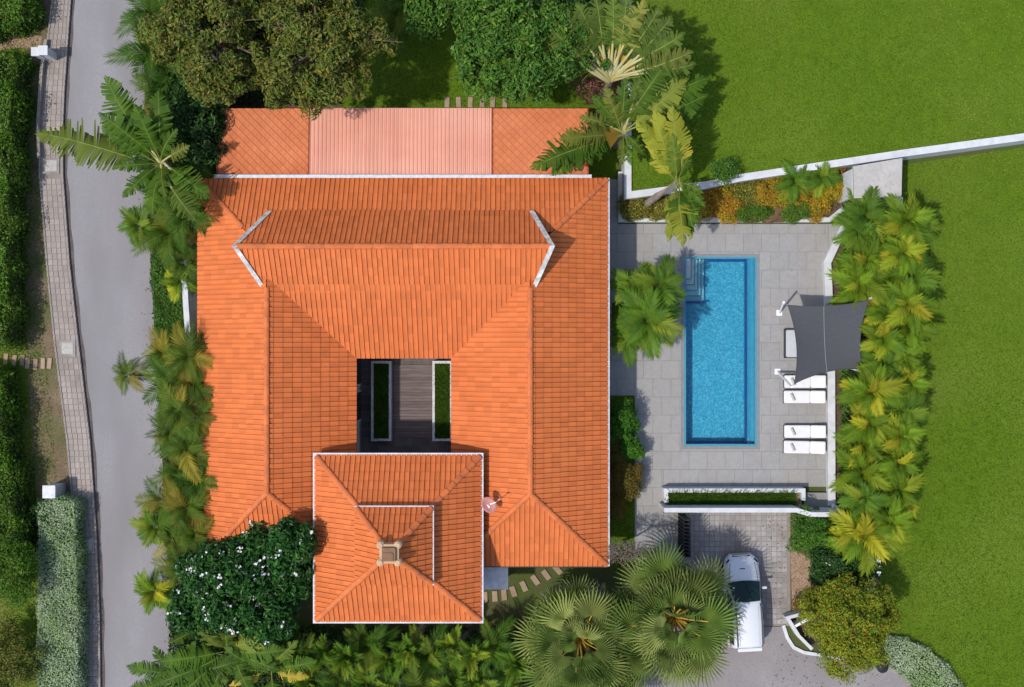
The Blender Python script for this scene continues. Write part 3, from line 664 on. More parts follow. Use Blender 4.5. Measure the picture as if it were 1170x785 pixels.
# courtyard floor
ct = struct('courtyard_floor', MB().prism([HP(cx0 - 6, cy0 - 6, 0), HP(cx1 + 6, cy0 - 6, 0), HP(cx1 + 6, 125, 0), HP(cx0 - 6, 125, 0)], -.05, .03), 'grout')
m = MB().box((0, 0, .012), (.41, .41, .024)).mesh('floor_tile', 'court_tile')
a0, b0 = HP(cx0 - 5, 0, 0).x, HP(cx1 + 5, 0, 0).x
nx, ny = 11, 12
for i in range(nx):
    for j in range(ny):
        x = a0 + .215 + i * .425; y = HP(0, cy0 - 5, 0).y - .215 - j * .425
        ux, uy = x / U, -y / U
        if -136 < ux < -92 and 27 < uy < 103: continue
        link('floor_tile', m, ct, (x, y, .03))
wa, wb = W(448, 417, .1), W(494.5, 500, .1)
wd = MB().box(((wa.x + wb.x) / 2, (wa.y + wb.y) / 2, .06), (wb.x - wa.x, wa.y - wb.y, .05)).build('timber_deck', 'dark_fascia', ct); 
bw = (wa.y - wb.y) / 24
m = MB().box((0, 0, 0), (wb.x - wa.x - .02, bw - .012, .03)).mesh('plank', 'wood_deck')
for i in range(24): link('plank', m, wd, ((wa.x + wb.x) / 2, wa.y - bw * (i + .5), .103))

# courtyard planters are built after the grass tool below
# ------------------------------------------------------------------ foliage tools
def leaf_arrays(P, Nn, size, aspect=.42, fold=.18, rs=nr):
    n = len(P); Nn = Nn / np.linalg.norm(Nn, axis=1, keepdims=True)
    r = rs.normal(size=(n, 3)); d = r - (r * Nn).sum(1, keepdims=True) * Nn; d /= np.linalg.norm(d, axis=1, keepdims=True)
    s = np.cross(Nn, d); size = size[:, None]
    V = np.stack([P - d * size * .5, P + s * size * aspect * .5 - d * size * .05 + Nn * size * fold * .4, P + d * size * .5 - Nn * size * fold, P - s * size * aspect * .5 - d * size * .05 + Nn * size * fold * .4], 1).reshape(-1, 3)
    idx = np.arange(n)[:, None] * 4
    F = np.concatenate([idx + np.array([[0, 1, 2]]), idx + np.array([[0, 2, 3]])], 0)
    return V, F
def cloud(name, P, Nn, size, mat, parent, aspect=.42, off=None):
    off = np.array(parent.location if off is None else off)
    V, F = leaf_arrays(P, Nn, size, aspect)
    return link(name, quadmesh(name, V - off[None], F, mat), parent)
def crown(c, r, nclump, per, cr, zmin=-.25, seed=1, hollow=.5, up=.7):
    """leaf points: clumps scattered through the outer volume of a lumpy ellipsoid"""
    q = np.random.default_rng(seed); cl = []
    ph = q.uniform(0, 6.28, 4)
    while len(cl) < nclump:
        d = q.normal(size=3); d /= np.linalg.norm(d)
        if d[2] < zmin: continue
        az = math.atan2(d[1], d[0]); lump = 1 + .13 * math.sin(3 * az + ph[0]) + .09 * math.sin(5 * az + ph[1]) + .08 * math.sin(7 * az + ph[2])
        cl.append(d * (q.uniform(hollow ** 3, 1.0) ** (1 / 3)) * lump * np.array(r) * (1 - .0))
    cl = np.array(cl); P = []; Nn = []
    sz = q.uniform(.6, 1.35, len(cl))
    for k, a in enumerate(cl):
        n = int(per * sz[k]); g_ = q.normal(size=(n, 3)); rad = q.uniform(.2, 1, n) ** .5
        g_ = g_ / np.linalg.norm(g_, axis=1, keepdims=True) * rad[:, None] * np.array([1, 1, .7]) * cr * sz[k]
        P.append(a[None] + g_); Nn.append(g_ / cr + q.normal(size=(n, 3)) * .45 + np.array([0, 0, up]) + a[None] / np.linalg.norm(r) * .6)
    return np.array(c)[None] + np.concatenate(P), np.concatenate(Nn), np.array(c)[None] + cl, q
def tree(name, label, cat, px, py, r, z, mat, nclump, per, cr, leaf, seed, group=None, trunk=.16, flowers=0, zr=None, bark='bark', limbs=10, zmin=-.3, aspect=.45, base=0.0, bough=True):
    """crown centre under pixel (px,py) at height z; r in metres (rx, ry)"""
    c = W(px, py, z); rz_ = zr or min(r) * .7
    t = thing(name, label, cat, (c.x, c.y, base), group)
    P, Nn, cl, q = crown((c.x, c.y, z), (r[0], r[1], rz_), nclump, per, cr, zmin, seed)
    low = P[:, 2] > base + .12; P, Nn = P[low], Nn[low]
    sizes = leaf * q.uniform(.65, 1.3, len(P))
    m = MB(); bend = [(c.x, c.y, base), (c.x + .1, c.y - .05, lerp(base, z, .4)), (c.x, c.y, max(z - rz_ * .25, base + .2))]
    m.tube(bend, [trunk, trunk * .8, trunk * .6], 8).build('trunk' if cat == 'tree' else 'stem', bark, t)
    m = MB(); order = q.permutation(len(cl))[:limbs]
    for i in order:
        a = cl[i]; mid = np.array([c.x, c.y, max(z - rz_ * .3, base + .2)]); v = a - mid
        if a[2] < base + .15: continue
        m.tube([mid, mid + v * .5 + np.array([0, 0, rz_ * .12]), a], [trunk * .45, trunk * .28, trunk * .1], 5, cap=False)
        for s_ in range(2):
            e = a + q.normal(size=3) * cr * .8; e[2] = max(e[2], base + .1); m.tube([mid + v * .65, e], [trunk * .18, trunk * .05], 4, cap=False)
    if bough and m.v: m.build('limbs', bark, t)
    cloud('crown' if cat == 'tree' else 'foliage', P, Nn, sizes, mat, t, aspect)
    if flowers:
        i = q.permutation(np.where(P[:, 2] > z + rz_ * .15)[0])[:flowers]; FP = []; FN = []
        for k in i:
            n = q.integers(2, 7); FP.append(P[k][None] + q.normal(size=(n, 3)) * .07 + np.array([0, 0, .2])); FN.append(q.normal(size=(n, 3)) * .5 + np.array([0, 0, 1]))
        FP = np.concatenate(FP); fo_ = cloud('flowers', FP, np.concatenate(FN), np.full(len(FP), .13), 'petal', t, .9); fo_['kind'] = 'stuff'
    return t
def grass_patch(name, label, polys, z, dens, mat, hgt=.06, wid=.022, seed=5, parent=None, blades=2):
    q = np.random.default_rng(seed); Ps = []
    for poly in polys:
        xs = [p[0] for p in poly]; ys_ = [p[1] for p in poly]
        x0, x1, y0, y1 = min(xs), max(xs), min(ys_), max(ys_); n = int((x1 - x0) * (y1 - y0) * dens)
        x = q.uniform(x0, x1, n); y = q.uniform(y0, y1, n); k = in_poly(x, y, poly); Ps.append(np.stack([x[k], y[k]], 1))
    p = np.repeat(np.concatenate(Ps), blades, 0); n = len(p)
    a = q.uniform(0, 6.283, n); ln = hgt * q.uniform(.6, 1.3, n); le = ln * q.uniform(.3, 1.2, n)
    dx, dy = np.cos(a), np.sin(a); w_ = wid * q.uniform(.6, 1.3, n)
    o = q.normal(0, .012, (n, 2))
    bx, by = p[:, 0] + o[:, 0], p[:, 1] + o[:, 1]
    V = np.stack([np.stack([bx - dy * w_, by + dx * w_, np.full(n, z)], 1), np.stack([bx + dy * w_, by - dx * w_, np.full(n, z)], 1), np.stack([bx + dx * le, by + dy * le, z + ln], 1)], 1).reshape(-1, 3)
    off = np.array(parent.location) if parent else np.zeros(3)
    ob = link(name, quadmesh(name, V - off[None], np.arange(n * 3).reshape(-1, 3), mat), parent); ob['kind'] = 'stuff'
    if label: tag(ob, label, 'grass')
    return ob
FR = lambda pts: [(W(a, b).x, W(a, b).y) for a, b in pts]
grass_patch('grass', 'short mown grass of the lawn to the right of the palms', [FR([(958, 420), (953, 245), (1032, 240), (1035, 188), (1190, 165), (1190, 800), (1108, 800), (1085, 760), (1050, 732), (1018, 722), (965, 690)])], .006, 150, 'grass_blade', seed=5)
grass_patch('grass', 'short mown grass of the raised lawn behind the white wall', [[(W(a, b, UZ).x, W(a, b, UZ).y) for a, b in ((722, -15), (1190, -15), (1190, 152), (1032, 173), (962, 184), (846, 200), (805, 209), (722, 219))]], UZ, 150, 'grass_blade', seed=6)
grass_patch('grass', 'shaded grass of the back yard above the flat roof', [FR([(385, -15), (705, -15), (705, 122), (380, 122)])], .006, 140, 'grass_blade', seed=8)
grass_patch('grass', 'patchy grass on the far left beside the footpath', [FR([(-15, -15), (40, -15), (48, 100), (44, 200), (44, 300), (52, 400), (62, 500), (66, 560), (45, 800), (-15, 800)])], .010, 110, 'grass_blade', seed=9)

for (a, b, lab) in ((424, 447, 'left white-rimmed grass planter in the courtyard'), (494, 517, 'right white-rimmed grass planter in the courtyard')):
    p0, p1 = W(a, 412.5, .5), W(b, 504, .5); c = (p0 + p1) / 2; t = thing('courtyard_planter', lab, 'planter', (c.x, c.y, .054), 'grass planters in the courtyard')
    MB().wallrun([(p0.x + .06, p0.y - .06), (p1.x - .06, p0.y - .06), (p1.x - .06, p1.y + .06), (p0.x + .06, p1.y + .06)], .12, .054, .5, closed=True).build('rim', 'white_plaster', t)
    MB().box((c.x, c.y, .22), (p1.x - p0.x - .25, p0.y - p1.y - .25, .32)).build('soil', 'soil', t)
    grass_patch('planter_grass', None, [[(p0.x + .14, p0.y - .14), (p1.x - .14, p0.y - .14), (p1.x - .14, p1.y + .14), (p0.x + .14, p1.y + .14)]], .38, 900, 'planter_grass', .16, .022, 4, t)
# palm fronds -----------------------------------------------------------------------------
def frond(L_, n, ll, lw, rise=.75, droop=.85, vee=.35, seed=0, mat='palm_green', twist=.0, plumose=.15, rachis_w=.02):
    """pinnate frond: arching rachis along +X with folded leaflets"""
    q = random.Random(seed); V = []; F = []
    def pt(t): return Vector((L_ * (t - .12 * t * t), L_ * .05 * math.sin(t * 2 + seed), L_ * (rise * t - droop * t * t)))
    m = MB(); k = 6
    pts = [pt(i / k) for i in range(k + 1)]
    m.tube(pts, [lerp(rachis_w, rachis_w * .3, i / k) for i in range(k + 1)], 4, cap=False)
    nr_ = len(m.f)
    for i in range(n):
        t = .16 + .84 * i / (n - 1); p = pt(t); d = (pt(min(t + .02, 1.02)) - pt(t - .02)).normalized()
        side = d.cross(Vector((0, 0, 1))).normalized(); up = side.cross(d)
        le = ll * (.45 + .75 * math.sin(math.pi * min(1, .12 + .80 * t))) * q.uniform(.85, 1.12)
        fw = lerp(.55, 1.9, t ** 1.6)
        for s in (-1, 1):
            v = (side * s + d * (fw + q.uniform(-.12, .12)) + up * (vee + q.uniform(-plumose, plumose))).normalized()
            pw_ = d * lw * q.uniform(.8, 1.2) * .5; dr = Vector((0, 0, -1))
            a, b_, c = p, p + v * le * .5 + dr * le * .04, p + v * le + dr * le * q.uniform(.12, .3)
            m.add([a - pw_ * .35, a + pw_ * .35, b_ + pw_ + up * .012, b_ - pw_ + up * .012, c], [(0, 1, 2, 3), (3, 2, 4)])
    me = bpy.data.meshes.new('frond'); me.from_pydata(m.v, [], m.f); me.materials.append(MATS[mat]); me.materials.append(MATS['rachis'])
    for i in range(nr_): me.polygons[i].material_index = 1
    return me
def fanleaf(Lp, R_, n, seed=0, tilt=0.0, mat='palm_fan', pet='petiole_gold', span=285, droop=.35, fuse=.52):
    q = random.Random(seed); m = MB()
    m.tube([(0, 0, 0), (Lp * .5, 0, .05 * Lp), (Lp, 0, 0)], [.045, .035, .025], 5, cap=False); k0 = len(m.f)
    c = Vector((Lp, 0, 0)); a0 = -math.radians(span / 2); da = math.radians(span) / n
    for i in range(n):
        am = a0 + da * (i + .5); Rl = R_ * (.78 + .22 * math.cos(am * .6)) * q.uniform(.92, 1.06)
        def pp(a, r, z): return c + Vector((math.cos(a) * r, math.sin(a) * r, z - droop * (r / R_) ** 2 * R_ * .5))
        z1 = .065
        va = [c, pp(am - da * .5, Rl * fuse, -.01), pp(am, Rl * fuse, z1), pp(am + da * .5, Rl * fuse, -.01),
              pp(am - da * .22, Rl * .76, -.01), pp(am + da * .22, Rl * .76, -.01), pp(am + q.uniform(-.04, .04), Rl, -q.uniform(.03, .16))]
        m.add(va, [(0, 1, 2), (0, 2, 3), (1, 4, 2), (2, 5, 3), (2, 4, 6), (2, 6, 5)])
    ct_, st_ = math.cos(tilt), math.sin(tilt)
    k2 = 15
    for i in range(k2, len(m.v)): x, y, z = m.v[i]; x -= Lp; m.v[i] = (Lp + x * ct_ - z * st_, y, x * st_ + z * ct_)
    me = bpy.data.meshes.new('fan_leaf'); me.from_pydata(m.v, [], m.f); me.materials.append(MATS[mat]); me.materials.append(MATS[pet])
    for i in range(k0): me.polygons[i].material_index = 1
    return me
def paddle(Lp, Lb, Wd, seed=0, mat='banana', rise=.35, droop=.75, torn=.6, pet='rachis', strips=16, pet_r=.05):
    """banana / traveller's palm leaf: petiole, pale midrib, blade torn into strips"""
    q = random.Random(seed); m = MB(); Lt = Lp + Lb
    def pt(s):
        t = s / Lt; return Vector((s * (1 - .10 * t), .03 * Lt * math.sin(t * 2.4 + seed), Lt * (rise * t - droop * t * t * .55)))
    k = 6; m.tube([pt(Lp * 1.15 * i / k) for i in range(k + 1)], [lerp(pet_r, pet_r * .55, i / k) for i in range(k + 1)], 5, cap=False); k0 = len(m.f)
    m.tube([pt(Lp * 1.1 + (Lt - Lp * 1.1) * i / k) for i in range(k + 1)], [lerp(min(.04, pet_r * .5), .008, i / k) for i in range(k + 1)], 4, cap=False); k1 = len(m.f)
    for s in (-1, 1):
        hang = q.uniform(.1, .5); edge0 = None
        for i in range(strips):
            t0, t1 = i / strips, (i + 1) / strips
            tear = q.random() < torn
            if tear or i == 0: hang = q.uniform(-.1, 1.15); gap = q.uniform(.05, .45)
            else: gap = 0
            ws = [Wd * .5 * (min(1, (t * 6 + .35)) if t < .16 else max(.04, 1 - ((t - .16) / .84) ** 3.2)) for t in (t0, t1)]
            a, b_ = pt(Lp + Lb * t0), pt(Lp + Lb * t1); d = (b_ - a).normalized(); sd = d.cross(Vector((0, 0, 1))).normalized() * s
            f0 = d * (Lb * .05 + gap * (t1 - t0) * Lb * .5)
            def out(p, w_, u_): return p + sd * w_ * u_ * math.cos(hang * u_) + Vector((0, 0, w_ * u_ * (.22 - math.sin(hang) * u_))) + f0 * u_ * 1.2
            g1 = d * gap * (t1 - t0) * Lb
            ed = q.uniform(.86, 1.04)
            m.add([a, b_, out(a, ws[0], .5) + g1 * .3, out(b_, ws[1], .5), out(a, ws[0], ed) + g1, out(b_, ws[1], ed) - g1 * .3], [(0, 1, 3, 2), (2, 3, 5, 4)])
    me = bpy.data.meshes.new('leaf'); me.from_pydata(m.v, [], m.f); me.materials.append(MATS[mat]); me.materials.append(MATS[pet]); me.materials.append(MATS['rachis'])
    for i in range(k1): me.polygons[i].material_index = 1 if i < k0 else 2
    me.polygons.foreach_set('use_smooth', [True] * len(me.polygons))
    return me
def put(t, name, me, z, az, el, sc_=1.0, roll=0.0, off=(0, 0)):
    o = link(name, me, t, (off[0], off[1], z)); M = Matrix.Rotation(az, 4, 'Z') @ Matrix.Rotation(-el, 4, 'Y') @ Matrix.Rotation(roll, 4, 'X')
    o.rotation_euler = M.to_euler(); o.scale = (sc_, sc_, sc_); return o
def palm(px, py, z, label, variants, n, sc_=1.0, name='palm_tree', group=None, cat='palm', el=(1.15, .1), trunk=.07, seed=0, base=0.0, lean=(0, 0), stems=1, fname='frond'):
    """crown hub under pixel (px, py) at height z"""
    q = random.Random(seed * 77 + int(px) * 13 + int(py)); c = W(px, py, z)
    b = (c.x - lean[0], c.y - lean[1], base); t = thing(name, label, cat, b, group)
    MB().tube([(b[0], b[1], base), (lerp(b[0], c.x, .4), lerp(b[1], c.y, .4), lerp(base, z, .5)), (c.x, c.y, z), (c.x, c.y, z + .15)], [trunk * 1.3, trunk, trunk * .9, trunk * .5], 7).build('trunk', 'palm_trunk', t)
    a0 = q.uniform(0, 6.28)
    for i in range(n):
        f_ = i / max(1, n - 1); e = lerp(el[0], el[1], f_ ** .8) + q.uniform(-.12, .12)
        put(t, fname, variants[q.randrange(len(variants))], z - base + .05 - .12 * f_, a0 + i * 2.39996 + q.uniform(-.2, .2), e, sc_ * q.uniform(.82, 1.12) * (.8 if f_ < .15 else 1), q.uniform(-.25, .25), (lean[0], lean[1]))
    if fname == 'frond' and q.random() < .5: put(t, 'dead_frond', FQ[q.randrange(2)], z - base - .15, q.uniform(0, 6.28), q.uniform(-.1, .35), sc_ * q.uniform(.8, 1.05), 0, (lean[0], lean[1]))
    return t
FY = [frond(1.9, 21, .66, .135, .55, .80, .30, s, 'palm_yellow') for s in range(4)]
FG = [frond(1.9, 21, .70, .140, .55, .85, .28, s + 9, 'palm_green') for s in range(4)]
FM = [frond(2.0, 25, .66, .090, .60, 1.05, .2, s + 20, 'palm_mix') for s in range(4)]
FD = [frond(2.1, 26, .66, .090, .62, .95, .28, s + 30, 'palm_deep') for s in range(4)]
FB = [frond(2.0, 21, .52, .120, .80, .55, .55, s + 40, 'palm_green') for s in range(4)]
FQ = [frond(1.7, 18, .5, .06, .45, 1.1, .05, s + 60, 'dead_frond') for s in range(2)]
FF = [fanleaf(1.25 + .12 * s, 1.15 + .05 * (s % 3), 32, s, (-.5, -.3, -.1, .15, -.4, 0)[s], droop=.25 + .1 * (s % 4), fuse=.42) for s in range(6)]
FX = [fanleaf(1.15, 1.05, 20, s + 5, mat='dead_frond', pet='dead_frond', droop=.9, span=230) for s in range(2)]
ORD = ['first', 'second', 'third', 'fourth', 'fifth', 'sixth', 'seventh', 'eighth', 'ninth', 'tenth', 'eleventh', 'twelfth', 'thirteenth', 'fourteenth', 'fifteenth', 'sixteenth', 'seventeenth', 'eighteenth', 'nineteenth', 'twentieth']
# ------------------------------------------------------------------ walls, beds, gate house
def wall(name, label, pts, width, z1, mat='white_plaster', z0=0.0, cat='wall', zpix=None):
    p = [W(a, b, zpix if zpix is not None else z1) for a, b in pts]; c = sum(p, Vector()) / len(p)
    t = MB().wallrun(p, width, z0, z1).mesh(name, mat, (c.x, c.y, z0)); o = link(name, t, None, (c.x, c.y, z0)); tag(o, label, cat); return o
wall('retaining_wall', 'long white retaining wall holding up the raised lawn behind the flower bed', [(717.5, -60), (717.5, 223), (808, 211), (846, 203), (962, 185.5), (1032, 175), (1172, 156), (1400, 120)], .34, UZ + .14)
wall('boundary_wall', 'white boundary wall between the roadside palms and the left eave of the house', [(203, 120), (206, 240), (209, 290), (212, 345), (215, 390), (220, 440), (226, 500), (229, 560), (231, 640)], .26, 2.0)
# planter along the retaining wall
wall('bed_kerb', 'pale kerb around the flower bed above the pool deck', [(709, 196), (709, 251), (948, 251), (964, 238)], .22, .34, zpix=.34)
struct('flower_bed', MB().prism(P2([(711, 196), (711, 249), (946, 249), (962, 238), (966, 190), (846, 205)], .25), -.02, .25), 'soil')
# gate house
GZ = 2.35
gh = thing('gate_house', 'small concrete-roofed entry lodge with a brown door beside the retaining wall', 'gate house', (W(1002, 205).x, W(1002, 205).y, 0))
MB().prism(P2([(975, 190), (1031, 180.5), (1030, 224.5), (976, 226.5)], GZ), GZ - .16, GZ).build('roof_slab', 'concrete', gh)
q_ = P2([(976.5, 194), (1029, 185), (1028.5, 222.5), (977.5, 224.5)], GZ)
MB().wallrun([q_[3], q_[0], q_[1], q_[2]], .16, 0, GZ - .17).build('wall', 'white_plaster', gh)
MB().wallrun([q_[3] + Vector((.15, .1, 0)), lerp(q_[3], q_[2], .62) + Vector((0, .1, 0))], .08, 0.02, 2.1).build('door', 'door_wood', gh)
MB().wallrun([lerp(q_[3], q_[2], .64) + Vector((0, .1, 0)), q_[2] + Vector((-.1, .1, 0))], .12, 0, GZ - .17).build('wall', 'white_plaster', gh)
wall('wing_wall', 'short white wall below the right corner of the entry lodge', [(1028, 225), (1026, 241)], .3, 1.6, zpix=1.6)
# deck edge wall, planter, screen wall
wall('deck_kerb', 'low white wall between the pool deck and the yellow-green palms', [(966, 256), (945.5, 300), (947, 330), (950, 420), (950.5, 578)], .36, .32, zpix=.32)
pl = thing('planter', 'long white planter of grass between the pool deck and the car', 'planter', (W(835, 570).x, W(835, 570).y, 0))
MB().wallrun(P2([(762, 575), (760.5, 560.5), (918, 560.5), (918, 572)], .75), .20, 0, .75).build('box', 'white_plaster', pl)
MB().wallrun([W(759, 583, 1.7), W(910, 583, 1.7), W(927, 588, 1.7), W(967, 588, 1.7)], .22, 0, 1.7).build('screen_wall', 'white_plaster', pl)
MB().prism(P2([(763, 563), (907, 563), (907, 579), (763, 579)], .55), 0, .55).build('soil', 'soil', pl)
MB().prism(P2([(908.5, 563), (916, 563), (916, 579), (908.5, 579)], .55), 0, .56).build('pebbles', 'mulch', pl)
grass_patch('planter_grass', None, [[(p.x, p.y) for p in P2([(764, 563), (906, 563), (906, 578), (764, 578)], .55)]], .55, 900, 'planter_grass', .34, .022, 4, pl)
MB().prism(P2([(918.5, 563), (948, 563), (962, 586), (926, 586), (918.5, 583)], .2), 0, .2).build('side_bed', 'grout', pl)
lamp_ = W(952, 578, .2)
t = thing('garden_spotlight', 'small pale spotlight in the corner behind the white screen wall', 'spotlight', (lamp_.x, lamp_.y, .2))
MB().tube([(lamp_.x, lamp_.y, .2), (lamp_.x, lamp_.y, .45)], .03, 8).build('stake', 'steel', t)
MB().tube([(lamp_.x - .12, lamp_.y + .05, .5), (lamp_.x + .1, lamp_.y - .02, .42)], [.10, .07], 10).build('lamp_head', 'white_paint', t)
# sliding gate
g0 = W(780, 583.5); gt = thing('sliding_gate', 'black slatted sliding gate between the deck corner and the block paving', 'gate', (g0.x, W(0, 607).y, .02))
mb = MB()
ya, yb = W(0, 585.5).y, W(0, 628).y
for xo in (W(775, 0).x, W(782, 0).x): mb.box((xo, (ya + yb) / 2, .10), (.05, ya - yb, .05)); mb.box((xo, (ya + yb) / 2, 1.55), (.05, ya - yb, .05))
mb.build('frame', 'black_metal', gt)
sl = MB().box((0, 0, 0), (.34, .075, 1.5)).mesh('slat', 'black_metal')
for i in range(11): link('slat', sl, gt, ((W(775, 0).x + W(782, 0).x) / 2 - g0.x, ya - .1 - i * .175 - W(0, 607).y, .80))
# right boundary wall stub among shrubs
wall('garden_wall', 'narrow white wall between the flowering shrubs and the big lawn', [(1000, 626), (998, 650), (996, 692)], .2, 1.1, zpix=1.1)
# white corner wall at the drive
cw = thing('corner_wall', 'low folded white wall at the mouth of the driveway under the orange-tipped tree', 'wall', (W(908, 720).x, W(908, 720).y, 0))
MB().wallrun([W(922, 700, .55), W(900, 706, .55), W(913, 727, .55), W(928, 742, .55)], .16, 0, .55).build('wall', 'white_plaster', cw)
MB().wallrun([W(908, 716, .5), W(926, 706, .5)], .12, 0, .5).build('step', 'white_paint', cw)
struct('drive_kerb', MB().wallrun(P2([(894.5, 714), (899, 728), (906, 739), (918, 745), (945, 749), (990, 757)]), .16, 0, .11), 'white_plaster')
struct('outer_kerb', MB().wallrun(P2([(1008, 760), (1030, 770), (1048, 786), (1056, 830)]), .25, 0, .12), 'kerb')
# black globe lamp / bin at the kerb
bn = W(1008, 762, .6); t = thing('waste_bin', 'round black lidded bin on the kerb beside the orange-tipped tree', 'bin', (bn.x, bn.y, 0))
MB().tube([(bn.x, bn.y, 0), (bn.x, bn.y, .1), (bn.x, bn.y, .62)], [.20, .22, .27], 16).build('body', 'black_metal', t)
MB().tube([(bn.x, bn.y, .62), (bn.x, bn.y, .66), (bn.x, bn.y, .74), (bn.x, bn.y, .77)], [.29, .29, .2, .06], 16).build('lid', 'black_metal', t)
# pots
pt_ = W(698.5, 534.5, .5); t = thing('plant_pot', 'round dark empty pot among the rusty shrubs beside the right eave', 'pot', (pt_.x, pt_.y, .01))
mb = MB(); n = 18
for r_, z in ((.20, 0), (.28, .25), (.27, .5), (.20, .5), (.18, .25)):
    for k in range(n): mb.v.append((pt_.x + math.cos(6.2832 * k / n) * r_, pt_.y + math.sin(6.2832 * k / n) * r_, z + .01))
for i in range(4):
    for k in range(n): mb.f.append((i * n + k, i * n + (k + 1) % n, (i + 1) * n + (k + 1) % n, (i + 1) * n + k))
mb.f.append(tuple(range(n))); mb.f.append(tuple(4 * n + k for k in range(n)))
mb.build('bowl', 'terracotta', t)
# left posts
def pillar(px, py, lab, w_, h, mat='white_plaster'):
    c = W(px, py, h); t = thing('gate_pillar', lab, 'pillar', (c.x, c.y, 0)); MB().box((c.x, c.y, h / 2 - .03), (w_, w_, h - .06)).build('shaft', mat, t)
    MB().box((c.x, c.y, h - .02), (w_ + .1, w_ + .1, .08)).build('cap', mat, t)
pillar(40.5, 59, 'left one of the two white gate pillars beside the dirt track', .32, 1.1); pillar(49, 57.5, 'right one of the two white gate pillars, next to the footpath', .36, 1.2)
pillar(56, 562, 'grey square pillar at the top end of the grey-green hedge', .52, 1.2, 'gutter')
wall('low_garden_wall', 'thin pale low wall along the left edge of the footpath', [(52, 45), (47, 80), (43, 140), (44, 180)], .14, .35, 'kerb')
# stepping stones
def stones(pts, lab, group, sx, sy, rot0=0.0):
    m = bevel(MB().box((0, 0, .03), (sx, sy, .06)).mesh('stepping_stone', 'step_stone'), .015, 1)
    for i, (a, b, r_) in enumerate(pts):
        c = W(a, b); o = link('stepping_stone', m, None, (c.x, c.y, .006), (0, 0, math.radians(r_ + rng.uniform(-4, 4)))); tag(o, lab.format(ORD[i]), 'stepping stone', group)
stones([(554, 682, 90), (565.5, 681, 92), (576, 679.5, 95), (586.5, 675.5, 108), (598.5, 669.5, 118), (611.5, 662.5, 122), (624, 656.5, 128), (637, 650.5, 130)], '{} flagstone from the pavilion in the curved path', 'flagstones below the entrance canopy', .54, .27)
stones([(7, 410, 80), (17, 412, 82), (26, 411.5, 86), (32, 415, 88), (41, 416, 86), (49.5, 415, 92), (57, 415, 82)], '{} stepping stone from the left edge leading to the footpath', 'stepping stones to the footpath', .55, .22)
stones([(511, 117, 90), (524, 117, 90), (537.5, 117, 90), (551, 117, 90), (563, 117, 90), (577, 117, 90)], '{} stone from the left in the row behind the pink roof', 'stones behind the pink roof', .52, .24)
# rocks in flower bed
for i, (a, b, s_, lab) in enumerate(((862, 238, .75, 'large brown rock in the middle of the orange flower bed'), (885, 242, .6, 'smaller brown rock right of the large one in the flower bed'))):
    me = bpy.data.meshes.new('rock'); bm = bmesh.new(); bmesh.ops.create_icosphere(bm, subdivisions=3, radius=s_)
    for v in bm.verts:
        f_ = 1 + .18 * math.sin(v.co.x * 7 + i) * math.cos(v.co.y * 6) + rng.uniform(-.04, .04); v.co *= f_; v.co.z *= .55; v.co.x *= 1.25
    bm.to_mesh(me); bm.free(); me.materials.append(MATS['rock']); c = W(a, b, .4)
    tag(link('rock', me, None, (c.x, c.y, .35)), lab, 'rock')
# pool skimmer bits on the deck
# ------------------------------------------------------------------ loungers, daybed, sail
def lounger():
    t = thing('sun_lounger', 'x', 'sun lounger', (0, 0, 0), 'white sun loungers on the pool deck')
    Lx, Ly = 2.0, .64
    mb = MB(); mb.box((0, Ly / 2 - .03, .24), (Lx, .05, .07)).box((0, -Ly / 2 + .03, .24), (Lx, .05, .07)).box((Lx / 2 - .03, 0, .24), (.05, Ly - .115, .07)).box((-Lx / 2 + .03, 0, .24), (.05, Ly - .115, .07))
    mb.build('frame', 'dark_frame', t, False)
    for sx in (-1, 1):
        for sy in (-1, 1): MB().box((sx * (Lx / 2 - .12), sy * (Ly / 2 - .06), .10), (.05, .05, .205)).build('leg', 'dark_frame', t, False)
    m = bevel(MB().box((-.34, 0, .33), (1.28, Ly - .03, .11)).mesh('mattress', 'cushion'), .03, 2); link('mattress', m, t)
    a = .22; mb = MB().box((0, 0, 0), (.72, Ly - .03, .11)); me = bevel(mb.mesh('backrest', 'cushion'), .03, 2)
    o = link('backrest', me, t, (.665, 0, .41)); o.rotation_euler = (0, -a, 0)
    mb = MB().box((0, 0, .42), (.04, Ly - .2, .04)); o = link('backrest_prop', MB().tube([(.9, -.25, .24), (.9, .25, .24)], .015, 6).mesh('backrest_prop', 'dark_frame'), t)
    # rolled towel with its loose end
    tw = MB(); tw.tube([(-.66, .17, .45), (-.50, -.17, .45)], .062, 12); link('rolled_towel', tw.mesh('rolled_towel', 'towel'), t)
    return t
def copy_tree(o, parent=None):
    c = o.copy(); col.objects.link(c)
    if parent: c.parent = parent
    for ch in o.children: copy_tree(ch, c)
    return c
L0 = lounger()
LS = [(919, 436, 'white sun lounger tucked under the lower corner of the grey shade sail', 0), (918.5, 453.5, 'white sun lounger just below the grey shade sail, clear of it', 0),
      (919, 493, 'upper white sun lounger of the pair away from the shade sail', 0), (918.5, 511, 'lowest white sun lounger, nearest the long planter', -1.0)]
for i, (a, b, lab, r_) in enumerate(LS):
    o = L0 if i == 0 else copy_tree(L0); c = W(a, b, .4); o.location = (c.x, c.y, .05); o.rotation_euler = (0, 0, math.radians(r_)); o['label'] = lab
    for ch in o.children:
        if ch.name.startswith('rolled_towel'):
            pass
c = W(913, 392.5, .35); t = thing('daybed', 'low dark-framed daybed with pale grey cushion half under the shade sail', 'daybed', (c.x, c.y, .05))
MB().box((c.x, c.y, .22), (1.42, 1.44, .10)).build('frame', 'dark_frame', t)
